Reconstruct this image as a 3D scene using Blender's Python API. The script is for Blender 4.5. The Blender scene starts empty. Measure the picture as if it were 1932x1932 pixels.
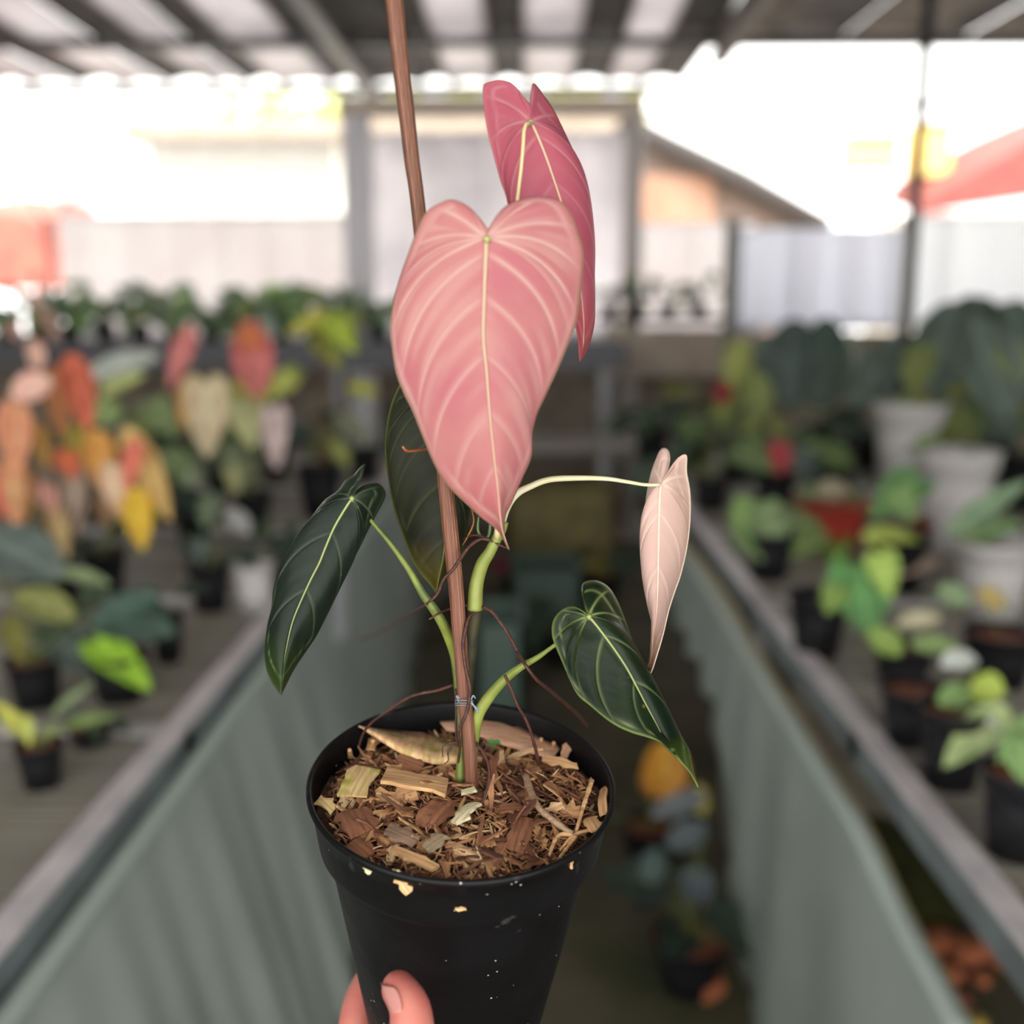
import bpy, bmesh, math, random
from mathutils import Vector, Matrix, noise
random.seed(7)
S = bpy.context.scene
COL = S.collection
W = 1932.0; F = 1980.0; EYE = Vector((0, 0, 1.5))

# ------------------------------------------------------------------ camera, sky, sun, exposure
CM = Matrix.Rotation(math.radians(0.87), 3, 'Z') @ Matrix.Rotation(math.radians(90 - 10.8), 3, 'X')
cd = bpy.data.cameras.new('camera'); cam = bpy.data.objects.new('camera', cd); COL.objects.link(cam)
cam.location = EYE; cam.rotation_euler = CM.to_euler(); S.camera = cam
cd.sensor_width = 36; cd.lens = 36 * F / W; cd.clip_start = .02; cd.clip_end = 400
cd.dof.use_dof = True; cd.dof.focus_distance = .414; cd.dof.aperture_fstop = cd.lens / 8.6; cd.dof.aperture_blades = 0
wd = bpy.data.worlds.new('overcast_sky'); S.world = wd; wd.use_nodes = True
bg = wd.node_tree.nodes['Background']; bg.inputs[0].default_value = (1, .985, .95, 1); bg.inputs[1].default_value = 2.6
sl = bpy.data.lights.new('sun', 'SUN'); sl.energy = 3.5; sl.angle = math.radians(35); sl.color = (1, .95, .88)
so = bpy.data.objects.new('sun', sl); COL.objects.link(so)
so.rotation_euler = Vector((-.35, -.55, 1)).to_track_quat('Z', 'Y').to_euler(); so.location = (0, 0, 6)
S.view_settings.view_transform = 'Standard'; S.view_settings.look = 'None'; S.view_settings.gamma = 1
S.view_settings.exposure = 0.6; S.view_settings.use_curve_mapping = False
S.cycles.max_bounces = 8; S.cycles.diffuse_bounces = 4; S.cycles.transparent_max_bounces = 8
S.cycles.use_denoising = True; S.cycles.caustics_reflective = False; S.cycles.caustics_refractive = False

# ------------------------------------------------------------------ pixel <-> world (points on real planes of the place)
def ray(px, py): return CM @ Vector(((px - 966) / F, -(py - 966) / F, -1))
def unp(px, py, d): return EYE + ray(px, py) * d
def onZ(px, py, z): r = ray(px, py); return EYE + r * ((z - EYE.z) / r.z)
def onX(px, py, x): r = ray(px, py); return EYE + r * (x / r.x)
def onY(px, py, y): r = ray(px, py); return EYE + r * (y / r.y)
def depth(p): return -(CM.transposed() @ (p - EYE)).z

# ------------------------------------------------------------------ helpers
def lin(c):
    r = []
    for v in c:
        v = v / 255.0
        r.append(v / 12.92 if v <= .04045 else ((v + .055) / 1.055) ** 2.4)
    return r
def col(c, k=1.0): a = lin(c); return (min(a[0] * k, .95), min(a[1] * k, .95), min(a[2] * k, .95), 1)
def new_mat(name):
    m = bpy.data.materials.new(name); m.use_nodes = True
    nt = m.node_tree; b = nt.nodes['Principled BSDF']; return m, nt, b
MC = {}
def mat(name, rgb, rough=.6, k=1.0, metal=0, var=.0, scale=20, rgb2=None, spec=.5, bump=0, bscale=60, trans=0, rand=0, alpha=1):
    if name in MC: return MC[name]
    m, nt, b = new_mat(name); N = nt.nodes.new; L = nt.links.new
    b.inputs['Roughness'].default_value = rough; b.inputs['Metallic'].default_value = metal
    b.inputs['Specular IOR Level'].default_value = spec
    b.inputs['Base Color'].default_value = col(rgb, k)
    b.inputs['Alpha'].default_value = alpha
    tc = N('ShaderNodeTexCoord'); out = None
    if rgb2 or var:
        nz = N('ShaderNodeTexNoise'); nz.inputs['Scale'].default_value = scale; nz.inputs['Detail'].default_value = 5
        L(tc.outputs['Object'], nz.inputs['Vector'])
        cr = N('ShaderNodeValToRGB'); L(nz.outputs['Fac'], cr.inputs[0])
        cr.color_ramp.elements[0].position = .35; cr.color_ramp.elements[1].position = .65
        cr.color_ramp.elements[0].color = col(rgb, k)
        cr.color_ramp.elements[1].color = col(rgb2, k) if rgb2 else col([v * (1 - var) for v in rgb], k)
        out = cr.outputs[0]; L(out, b.inputs['Base Color'])
    if rand:
        oi = N('ShaderNodeObjectInfo'); hs = N('ShaderNodeHueSaturation'); mr = N('ShaderNodeMapRange')
        mr.inputs[3].default_value = 1 - rand; mr.inputs[4].default_value = 1 + rand
        L(oi.outputs['Random'], mr.inputs[0]); L(mr.outputs[0], hs.inputs['Value'])
        if out: L(out, hs.inputs['Color'])
        else: hs.inputs['Color'].default_value = col(rgb, k)
        L(hs.outputs[0], b.inputs['Base Color']); out = hs.outputs[0]
    if bump:
        nb = N('ShaderNodeTexNoise'); nb.inputs['Scale'].default_value = bscale; nb.inputs['Detail'].default_value = 4
        L(tc.outputs['Object'], nb.inputs['Vector']); bp = N('ShaderNodeBump'); bp.inputs['Strength'].default_value = bump
        bp.inputs['Distance'].default_value = .002
        L(nb.outputs['Fac'], bp.inputs['Height']); L(bp.outputs[0], b.inputs['Normal'])
    if trans:
        t = N('ShaderNodeBsdfTranslucent'); mx = N('ShaderNodeMixShader'); mx.inputs[0].default_value = trans
        if out: L(out, t.inputs[0])
        else: t.inputs[0].default_value = col(rgb, k)
        L(b.outputs[0], mx.inputs[1]); L(t.outputs[0], mx.inputs[2]); L(mx.outputs[0], nt.nodes['Material Output'].inputs[0])
    MC[name] = m; return m

def tag(o, label=None, cat=None, group=None, kind=None):
    if label: o['label'] = label
    if cat: o['category'] = cat
    if group: o['group'] = group
    if kind: o['kind'] = kind
    return o
def empty(name, loc, label=None, cat=None, group=None):
    o = bpy.data.objects.new(name, None); COL.objects.link(o); o.location = loc; o.empty_display_size = .02
    return tag(o, label, cat, group)
def base_inv(p): return p.matrix_basis.inverted()      # every child keeps its own world matrix as its basis
def link(name, me, m=None, parent=None, mtx=None, label=None):
    o = bpy.data.objects.new(name, me); COL.objects.link(o)
    if m and not me.materials: me.materials.append(m)
    if mtx is not None: o.matrix_basis = mtx
    if parent is not None:
        o.parent = parent; o.matrix_parent_inverse = base_inv(parent)
    if label: o['label'] = label
    return o
def mesh(name, vs, fs, smooth=True):
    me = bpy.data.meshes.new(name); me.from_pydata([tuple(v) for v in vs], [], fs); me.update()
    if smooth: me.polygons.foreach_set('use_smooth', [True] * len(me.polygons))
    return me
def wattr(me, vals, name='leafdata'):
    a = me.color_attributes.new(name, 'FLOAT_COLOR', 'POINT')
    a.data.foreach_set('color', [x for v in vals for x in (v[0], v[1], v[2], 1.0)])
class MB:
    def __init__(s): s.v = []; s.f = []
    def box(s, a, b):
        n = len(s.v); x0, y0, z0 = a; x1, y1, z1 = b
        s.v += [(x0, y0, z0), (x1, y0, z0), (x1, y1, z0), (x0, y1, z0), (x0, y0, z1), (x1, y0, z1), (x1, y1, z1), (x0, y1, z1)]
        s.f += [[n + i for i in q] for q in ((0, 3, 2, 1), (4, 5, 6, 7), (0, 1, 5, 4), (1, 2, 6, 5), (2, 3, 7, 6), (3, 0, 4, 7))]; return s
    def tube(s, pts, rads, seg=8, cap=True, flat=1.0):
        pts = [Vector(p) for p in pts]
        if not isinstance(rads, (list, tuple)): rads = [rads] * len(pts)
        n0 = len(s.v); up = None
        for i, p in enumerate(pts):
            d = (pts[min(i + 1, len(pts) - 1)] - pts[max(i - 1, 0)]).normalized()
            if up is None:
                up = d.cross(Vector((.3, .9, .2))).normalized()
            up = (up - d * up.dot(d)).normalized(); w = d.cross(up)
            for k in range(seg):
                a = 2 * math.pi * k / seg; s.v.append(p + (up * math.cos(a) * flat + w * math.sin(a)) * rads[i])
        for i in range(len(pts) - 1):
            for k in range(seg):
                a = n0 + i * seg + k; b = n0 + i * seg + (k + 1) % seg; s.f.append([a, b, b + seg, a + seg])
        if cap:
            s.f.append([n0 + k for k in range(seg)][::-1]); s.f.append([n0 + (len(pts) - 1) * seg + k for k in range(seg)])
        return s
    def lathe(s, prof, seg=32, M=Matrix.Identity(4), closed=False):
        n0 = len(s.v)
        for (r, z) in prof:
            for k in range(seg):
                a = 2 * math.pi * k / seg; s.v.append(M @ Vector((r * math.cos(a), r * math.sin(a), z)))
        m = len(prof)
        for i in range(m if closed else m - 1):
            for k in range(seg):
                a = n0 + i * seg + k; b = n0 + i * seg + (k + 1) % seg; j = ((i + 1) % m - i) * seg
                s.f.append([a, b, b + j, a + j])
        if not closed:
            if prof[0][0] > 1e-6: s.f.append([n0 + k for k in range(seg)][::-1])
        return s
    def mesh(s, name, smooth=True): return mesh(name, s.v, s.f, smooth)
    def build(s, name, m=None, parent=None, smooth=True, label=None): return link(name, s.mesh(name, smooth), m, parent, None, label)
def cr(P, n):                                        # Catmull-Rom resample at equal arc length
    P = [Vector(p) for p in P]; out = []
    Q = [P[0] * 2 - P[1]] + P + [P[-1] * 2 - P[-2]]
    for i in range(1, len(Q) - 2):
        for j in range(12):
            t = j / 12; a, b, c, d = Q[i - 1:i + 3]
            out.append(.5 * ((2 * b) + (c - a) * t + (2 * a - 5 * b + 4 * c - d) * t * t + (3 * b - a - 3 * c + d) * t ** 3))
    out.append(P[-1]); L = [0]
    for i in range(1, len(out)): L.append(L[-1] + (out[i] - out[i - 1]).length)
    res = []; j = 0
    for k in range(n):
        s = L[-1] * k / (n - 1)
        while j < len(L) - 2 and L[j + 1] < s: j += 1
        f = (s - L[j]) / max(L[j + 1] - L[j], 1e-9); res.append(out[j].lerp(out[j + 1], min(max(f, 0), 1)))
    return res
def pxpath(P, n):                                    # P: (px,py,depth) -> world points
    return [unp(p[0], p[1], p[2]) for p in [tuple(q) for q in cr_s(P, n)]]
def cr_s(P, n):
    k = 1000.0
    return [(q[0], q[1], q[2] / k) for q in cr([(p[0], p[1], p[2] * k) for p in P], n)]
# ------------------------------------------------------------------ leaf material (colour from leaf data: r vein, g margin, b place along the leaf)
def leaf_mat(name, base, vein, edge, tip=None, base2=None, rough=.42, trans=.22, spots=None, k=1.0, vk=1.0, sheen=0):
    if name in MC: return MC[name]
    m, nt, b = new_mat(name); N = nt.nodes.new; L = nt.links.new
    at = N('ShaderNodeAttribute'); at.attribute_name = 'leafdata'; sp = N('ShaderNodeSeparateColor'); L(at.outputs['Color'], sp.inputs[0])
    tc = N('ShaderNodeTexCoord'); nz = N('ShaderNodeTexNoise'); nz.inputs['Scale'].default_value = 45; nz.inputs['Detail'].default_value = 4
    L(tc.outputs['Object'], nz.inputs['Vector'])
    def mix(f, a, c):
        x = N('ShaderNodeMix'); x.data_type = 'RGBA'
        L(f, x.inputs[0]); 
        if isinstance(a, tuple): x.inputs[6].default_value = a
        else: L(a, x.inputs[6])
        if isinstance(c, tuple): x.inputs[7].default_value = c
        else: L(c, x.inputs[7])
        return x.outputs[2]
    def ramp(f, p0, p1):
        r = N('ShaderNodeMapRange'); L(f, r.inputs[0]); r.inputs[1].default_value = p0; r.inputs[2].default_value = p1; return r.outputs[0]
    c = mix(ramp(nz.outputs['Fac'], .35, .68), col(base, k), col(base2 or [v * .86 for v in base], k))
    if tip: c = mix(ramp(sp.outputs[2], .72, 1.0), c, col(tip, k))
    if spots:
        vo = N('ShaderNodeTexVoronoi'); vo.inputs['Scale'].default_value = 160; L(tc.outputs['Object'], vo.inputs['Vector'])
        n2 = N('ShaderNodeTexNoise'); n2.inputs['Scale'].default_value = 30; L(tc.outputs['Object'], n2.inputs['Vector'])
        mt = N('ShaderNodeMath'); mt.operation = 'MULTIPLY'; L(ramp(vo.outputs['Distance'], .16, .08), mt.inputs[0]); L(ramp(n2.outputs['Fac'], .55, .62), mt.inputs[1])
        c = mix(mt.outputs[0], c, col(spots, k))
    c = mix(sp.outputs[1], c, col(edge, k)); c = mix(sp.outputs[0], c, col(vein, vk))
    L(c, b.inputs['Base Color']); b.inputs['Roughness'].default_value = rough; b.inputs['Specular IOR Level'].default_value = .2
    if sheen: b.inputs['Sheen Weight'].default_value = sheen; b.inputs['Sheen Roughness'].default_value = .4
    nb = N('ShaderNodeTexNoise'); nb.inputs['Scale'].default_value = 260; nb.inputs['Detail'].default_value = 3; L(tc.outputs['Object'], nb.inputs['Vector'])
    bp = N('ShaderNodeBump'); bp.inputs['Strength'].default_value = .25; bp.inputs['Distance'].default_value = .0006; L(nb.outputs['Fac'], bp.inputs['Height']); L(bp.outputs[0], b.inputs['Normal'])
    t = N('ShaderNodeBsdfTranslucent'); L(c, t.inputs[0]); mx = N('ShaderNodeMixShader'); mx.inputs[0].default_value = trans
    L(b.outputs[0], mx.inputs[1]); L(t.outputs[0], mx.inputs[2]); L(mx.outputs[0], nt.nodes['Material Output'].inputs[0])
    MC[name] = m; return m

def hero_leaf(parent, name, m, mid, left, right, dA, dT, eL, eR, veins, rib_m, rib_r, label=None, u0=.36, bend=.3, u1=.52, pw=1.35, vw=.0007, quilt=.0007, dip=0, twist=None, front_rib=True, vfade=.72, lobe=0.0, streak=.15):
    """mid/left/right: outline points of the leaf on the photograph's scale; dA, dT: distance at the stalk and at the tip; eL, eR: how far each margin stands off the midrib (negative = nearer)."""
    A = Vector(mid[0]); T = Vector(mid[-1]); ax = (T - A); LL = ax.length; ax /= LL
    def dmid(p):
        s = (p - A).dot(ax) / LL; return dA + (dT - dA) * s + dip * math.sin(math.pi * min(max(s, 0), 1)) + (lobe * min(s, 0) ** 2 * 25)
    NU, NT = 150, 18; vs = []; fs = []; data = []
    midp = cr([(p[0], p[1], 0) for p in mid], 200)
    def atmid(s): x = min(max(s, 0), 1) * 199; i = min(int(x), 198); return midp[i].lerp(midp[i + 1], x - i).xy
    for side, out, e in ((-1, left, eL), (1, right, eR)):
        O = [q.xy for q in cr([(p[0], p[1], 0) for p in out], NU)]
        rows = []
        for i in range(NU):
            u = i / (NU - 1); s = 0 if u < u1 else ((u - u1) / (1 - u1)) ** pw
            B = atmid(s); o = O[i]; d = o - B; L_ = d.length
            pr = Vector((d.y, -d.x)) * (1 if side == 1 else -1)       # towards the stalk end
            if pr.dot(-ax) < 0 and u >= u1: pr = -pr
            kb = bend * (1 if u > u0 else max(u / u0, 0))
            C = (B + o) / 2 + pr * kb * (1 - u ** 6)
            rows.append([(B * (1 - t) ** 2 + C * 2 * t * (1 - t) + o * t * t) for t in [j / (NT - 1) for j in range(NT)]])
        n0 = len(vs)
        for i in range(NU):
            u = i / (NU - 1)
            for j in range(NT):
                t = j / (NT - 1); p = rows[i][j]; a = rows[max(i - 1, 0)][j]; b = rows[min(i + 1, NU - 1)][j]
                sp_ = (b - a).length / ((min(i + 1, NU - 1) - max(i - 1, 0)) / (NU - 1)) / F * .4
                v = 0
                for (uk, st) in veins:
                    dd = abs(u - uk) * sp_; v = max(v, st * math.exp(-(dd / vw) ** 2) * min(1, t * 8 + .3) * (1 if t < vfade else max(0, 1 - (t - vfade) / (1 - vfade))))
                em = (rows[i][NT - 1] - p).length / F * .4
                edge = math.exp(-(em / .0007) ** 2); cv = .55 * math.exp(-((em - .004) / (vw * .8)) ** 2) if u > .12 else 0
                v = max(v, cv)
                v = max(v, streak * min(1, max(0, noise.noise(Vector((u * 34, t * 1.6, side * 3 + LL))) * 2.2)) * min(1, (1 - t) * 5))
                if u < u0: v = max(v, .8 * math.exp(-(t * 9) ** 2))
                md = abs(em); w = math.sin(math.pi * min(max(u * .9, 0), 1)) ** .5
                off = e * (t ** 1.6) * (w if u > .5 else max(w, .55 * min(1, u * 8 + .2)))
                if twist: off += twist(p, t, side)
                q_ = -quilt * (1 - v) * min(1, (p - A).length / 45) ** 1.5 * math.sin(math.pi * min(t * 1.02, 1)) ** .5
                rip = 0
                vs.append(unp(p.x, p.y, dmid(p) + off + q_)); s_ = (p - A).dot(ax) / LL
                data.append((min(v, 1), edge, min(max(s_, 0), 1)))
        for i in range(NU - 1):
            for j in range(NT - 1):
                a = n0 + i * NT + j; q = [a, a + 1, a + NT + 1, a + NT]
                fs.append(q if side == 1 else q[::-1])
    me = mesh(name, vs, fs); wattr(me, data)
    bm = bmesh.new(); bm.from_mesh(me); bmesh.ops.remove_doubles(bm, verts=bm.verts, dist=2e-5); bm.to_mesh(me); bm.free()
    o = link(name, me, m, parent, None, label)
    so_ = o.modifiers.new('thickness', 'SOLIDIFY'); so_.thickness = .0004; so_.offset = 0
    n = 40; pts = []
    for i in range(n):
        s = i / (n - 1); p = atmid(s * .985); pts.append(unp(p.x, p.y, dmid(Vector(p)) - (.0004 if front_rib else -.0004)))
    MB().tube(pts, [rib_r * (1 - .8 * i / (n - 1)) for i in range(n)], 8).build('midrib', rib_m, o)
    return o

# ------------------------------------------------------------------ the held pot and its bark
def black_plastic(name, rgb=(11, 11, 13), rgb2=(20, 19, 22), rough=.40):
    m, nt, b = new_mat(name); N = nt.nodes.new; L = nt.links.new
    tc = N('ShaderNodeTexCoord')
    def nz(sc, det=4):
        n = N('ShaderNodeTexNoise'); n.inputs['Scale'].default_value = sc; n.inputs['Detail'].default_value = det; L(tc.outputs['Object'], n.inputs['Vector']); return n.outputs['Fac']
    def rp(f, a, c, e0, e1):
        r = N('ShaderNodeValToRGB'); L(f, r.inputs[0]); r.color_ramp.elements[0].position = a; r.color_ramp.elements[1].position = c
        r.color_ramp.elements[0].color = e0; r.color_ramp.elements[1].color = e1; return r.outputs[0]
    def mix(f, a, c):
        x = N('ShaderNodeMix'); x.data_type = 'RGBA'; L(f, x.inputs[0]); L(a, x.inputs[6])
        if isinstance(c, tuple): x.inputs[7].default_value = c
        else: L(c, x.inputs[7])
        return x.outputs[2]
    c = rp(nz(28), .4, .62, col(rgb), col(rgb2))
    bl, wh = (0, 0, 0, 1), (1, 1, 1, 1)
    smear = rp(nz(75, 6), .66, .76, bl, (.16, .16, .16, 1)); c = mix(smear, c, col((150, 150, 148)))
    vo = N('ShaderNodeTexVoronoi'); vo.inputs['Scale'].default_value = 230; L(tc.outputs['Object'], vo.inputs['Vector'])
    speck = rp(vo.outputs['Distance'], .07, .11, wh, bl); gate = rp(nz(60, 2), .56, .62, bl, wh)
    mm = N('ShaderNodeMath'); mm.operation = 'MULTIPLY'; L(speck, mm.inputs[0]); L(gate, mm.inputs[1])
    c = mix(mm.outputs[0], c, col((190, 185, 178)))
    L(c, b.inputs['Base Color']); b.inputs['Specular IOR Level'].default_value = .2
    r = N('ShaderNodeMapRange'); L(nz(40, 5), r.inputs[0]); r.inputs[3].default_value = rough - .08; r.inputs[4].default_value = rough + .15; L(r.outputs[0], b.inputs['Roughness'])
    bp = N('ShaderNodeBump'); bp.inputs['Strength'].default_value = .35; bp.inputs['Distance'].default_value = .0012; L(nz(90, 3), bp.inputs['Height']); L(bp.outputs[0], b.inputs['Normal'])
    return m
PC = unp(872, 1470, .428); PZ = Vector((.047, -.16, 1)).normalized()
PX = PZ.cross(Vector((0, 1, 0))).normalized() * -1; PX = Vector((1, 0, 0)) - PZ * PZ.x; PX.normalize(); PY = PZ.cross(PX)
PM = Matrix(((PX.x, PY.x, PZ.x, PC.x), (PX.y, PY.y, PZ.y, PC.y), (PX.z, PY.z, PZ.z, PC.z), (0, 0, 0, 1)))
R = .0625; PH = .150
def prad(h): return .0545 - (h - .026) * (.0545 - .0335) / (PH - .026)
SH = -.0092
def soil_h(x, y):
    r = math.hypot(x, y); return SH + .0022 * math.cos(r / .058 * 1.6) + .003 * noise.noise(Vector((x * 45, y * 45, 3))) - .0045 * min(1, max(0, (y - .012) / .03))
def soil(px, py, up=0):
    r = ray(px, py); c = PC + PZ * SH; t = (c - EYE).dot(PZ) / r.dot(PZ); p = PM.inverted() @ (EYE + r * t)
    for _ in range(4):
        c = PM @ Vector((p.x, p.y, soil_h(p.x, p.y) + up)); t = (c - EYE).dot(PZ) / r.dot(PZ); p = PM.inverted() @ (EYE + r * t)
    return Vector((p.x, p.y, soil_h(p.x, p.y) + up))
hp = empty('potted_plant', PM @ Vector((0, 0, -PH)), 'pink-leaved vining plant with wooden stake in a black plastic pot, held in a hand', 'potted plant')
plastic = black_plastic('black_pot_plastic')
prof = [(.0, -PH), (.0335, -PH), (prad(.12), -.12), (prad(.08), -.08), (prad(.04), -.04), (.0545, -.0275), (.0549, -.0262), (.0572, -.0250), (.0580, -.0243), (.0584, -.0220), (.0600, -.0100), (.0609, -.0042), (.0620, -.0034), (.0626, -.0018), (.0625, -.0004), (.0617, .0003), (.0607, -.0002), (.0601, -.0018),
        (.0588, -.0100), (.0571, -.0240), (.0533, -.0275), (.0325, -PH + .002), (0, -PH + .002)]
MB().lathe(prof, 128, PM).build('pot', plastic, hp)

barkm, nt, b = new_mat('bark_chips'); N = nt.nodes.new; L = nt.links.new
oi = N('ShaderNodeObjectInfo'); tc = N('ShaderNodeTexCoord'); mp = N('ShaderNodeMapping'); mp.inputs['Scale'].default_value = (120, 900, 500); L(tc.outputs['Object'], mp.inputs['Vector'])
nz = N('ShaderNodeTexNoise'); nz.inputs['Scale'].default_value = 1; nz.inputs['Detail'].default_value = 4; L(mp.outputs[0], nz.inputs['Vector'])
rp = N('ShaderNodeValToRGB'); L(oi.outputs['Random'], rp.inputs[0]); E_ = rp.color_ramp.elements
E_[0].color = col((96, 60, 42)); E_[1].position = 1; E_[1].color = col((236, 204, 158))
for p_, c_ in ((.25, (128, 82, 58)), (.45, (166, 116, 80)), (.65, (188, 138, 92)), (.85, (214, 168, 118))): e = E_.new(p_); e.color = col(c_)
fr = N('ShaderNodeMapRange'); L(nz.outputs['Fac'], fr.inputs[0]); fr.inputs[1].default_value = .3; fr.inputs[2].default_value = .7; fr.inputs[3].default_value = .55; fr.inputs[4].default_value = 1.25
hs = N('ShaderNodeHueSaturation'); L(fr.outputs[0], hs.inputs['Value']); L(rp.outputs[0], hs.inputs['Color']); L(hs.outputs[0], b.inputs['Base Color']); b.inputs['Roughness'].default_value = .75
bp = N('ShaderNodeBump'); bp.inputs['Strength'].default_value = .5; bp.inputs['Distance'].default_value = .0006; L(nz.outputs['Fac'], bp.inputs['Height']); L(bp.outputs[0], b.inputs['Normal'])

# dark soil bed under the chips
n = 56; vs = []; fs = []
for i in range(n):
    for k in range(72):
        r = .0585 * i / (n - 1); a = 2 * math.pi * k / 72; x, y = r * math.cos(a), r * math.sin(a)
        vs.append(PM @ Vector((x, y, soil_h(x, y) - .0022 + .0022 * noise.noise(Vector((x * 220, y * 220, 0))))))
for i in range(n - 1):
    for k in range(72): fs.append([i * 72 + k, i * 72 + (k + 1) % 72, (i + 1) * 72 + (k + 1) % 72, (i + 1) * 72 + k])
sub = link('substrate', mesh('substrate', vs, fs), mat('bark_soil', (58, 38, 28), .9, rgb2=(96, 64, 44), scale=260, bump=1, bscale=500), hp)

def chip_verts(L_, w, th, seed, jag=.25, curl=.15, taper=0):
    rn = random.Random(seed); n = 7; top = []
    for i in range(n):
        s = i / (n - 1); hw = w / 2 * (1 - taper * abs(2 * s - 1) ** 1.5) * (1 + rn.uniform(-jag, jag) * .6)
        ex = L_ * (s - .5); a = rn.uniform(-1, 1) * jag * w * .3; z = curl * L_ * (1 - (2 * s - 1) ** 2) * .5
        ej = rn.uniform(-.06, .06) * L_ if i in (0, n - 1) else 0
        top.append([(ex + ej, -hw + a, z + rn.uniform(-.1, .1) * w * .2), (ex, a + rn.uniform(-.1, .1) * w, z + curl * w * .35), (ex - ej, hw + a, z + rn.uniform(-.1, .1) * w * .2)])
    vs = [Vector(p) + Vector((0, 0, th / 2)) for r_ in top for p in r_] + [Vector(p) - Vector((0, 0, th / 2)) for r_ in top for p in r_]
    fs = []; m_ = n * 3
    for i in range(n - 1):
        for j in range(2):
            a = i * 3 + j; fs.append([a, a + 3, a + 4, a + 1]); fs.append([m_ + a, m_ + a + 1, m_ + a + 4, m_ + a + 3])
        a = i * 3; fs.append([a, m_ + a, m_ + a + 3, a + 3]); fs.append([a + 2, a + 5, m_ + a + 5, m_ + a + 2])
    for j in range(2):
        fs.append([j, j + 1, m_ + j + 1, m_ + j]); e = (n - 1) * 3; fs.append([e + j + 1, e + j, m_ + e + j, m_ + e + j + 1])
    return vs, fs
CH = []
for i in range(24):
    L_ = [.008, .011, .006, .014, .009, .013, .007, .010][i % 8] * (1.15 if i > 7 else 1); w = [.0030, .0040, .0032, .0022, .0050, .0017, .0040, .0013][i % 8]
    v, f = chip_verts(L_, w, .0005, i, .75, .14, .7 if i % 2 else .1); me = mesh('bark_chip', v, f, False); me.materials.append(barkm); CH.append(me)
def place(x, y, up, yaw, pitch, roll, sc=1.0):
    return PM @ Matrix.Translation((x, y, soil_h(x, y) + up)) @ Matrix.Rotation(yaw, 4, 'Z') @ Matrix.Rotation(pitch, 4, 'Y') @ Matrix.Rotation(roll, 4, 'X') @ Matrix.Scale(sc, 4)
rn = random.Random(11); k = 0
while k < 265:
    r = .0565 * math.sqrt(rn.random()); a = rn.uniform(0, 2 * math.pi); x, y = r * math.cos(a), r * math.sin(a)
    if math.hypot(x, y) > .0555: continue
    sc = rn.uniform(.6, 1.2) * (.8 if y > .02 else 1)
    if k < 70: sc = rn.uniform(1.2, 1.75)
    if math.hypot(x, y) + .0068 * sc > .0585 and k % 5: continue
    if math.hypot(x, y) + .0068 * sc > .0605: continue
    link('bark_chip', CH[k % 24], None, sub, place(x, y, rn.uniform(0, .0022), rn.uniform(0, 6.28), rn.gauss(0, .42), rn.gauss(0, .7), sc)); k += 1
# the fine shreds between them: one part, nobody could count them
fv = []; ff = []; fd = []
for i in range(3400):
    r = .0578 * math.sqrt(rn.random()); a = rn.uniform(0, 2 * math.pi); x, y = r * math.cos(a), r * math.sin(a)
    L_ = rn.uniform(.0025, .0095); w = rn.uniform(.0003, .0014); M_ = place(x, y, rn.uniform(-.0012, .0016), rn.uniform(0, 6.28), rn.gauss(0, .45), rn.gauss(0, .8)); n0 = len(fv)
    if r + L_ / 2 > .0575: continue
    c = rn.random(); bnd = rn.uniform(-.3, .3) * L_
    for (s, ww) in ((-.5, .4), (0, 1), (.5, .3)):
        for sy in (-1, 1):
            for sz in (-1, 1): fv.append(M_ @ Vector((s * L_, sy * w * ww / 2, sz * w * .15 + bnd * (.25 - s * s)))); fd.append((c, 0, 0))
    for g in (0, 4): ff += [[n0 + g + a_ for a_ in q] for q in ((0, 4, 6, 2), (1, 3, 7, 5), (0, 1, 5, 4), (2, 6, 7, 3))]
    ff += [[n0, n0 + 2, n0 + 3, n0 + 1], [n0 + 8, n0 + 9, n0 + 11, n0 + 10]]
shm, nt, b = new_mat('bark_shreds'); N = nt.nodes.new; L = nt.links.new
at = N('ShaderNodeAttribute'); at.attribute_name = 'leafdata'; sp = N('ShaderNodeSeparateColor'); L(at.outputs['Color'], sp.inputs[0]); rp = N('ShaderNodeValToRGB'); L(sp.outputs[0], rp.inputs[0])
E_ = rp.color_ramp.elements; E_[0].color = col((74, 46, 34)); E_[1].color = col((238, 204, 156))
for p_, c_ in ((.25, (118, 76, 54)), (.6, (170, 118, 80)), (.85, (206, 158, 108))): e = E_.new(p_); e.color = col(c_)
L(rp.outputs[0], b.inputs['Base Color']); b.inputs['Roughness'].default_value = .8
me = mesh('bark_shreds', fv, ff, False); wattr(me, fd); tag(link('bark_shreds', me, shm, sub), kind='stuff')

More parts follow.
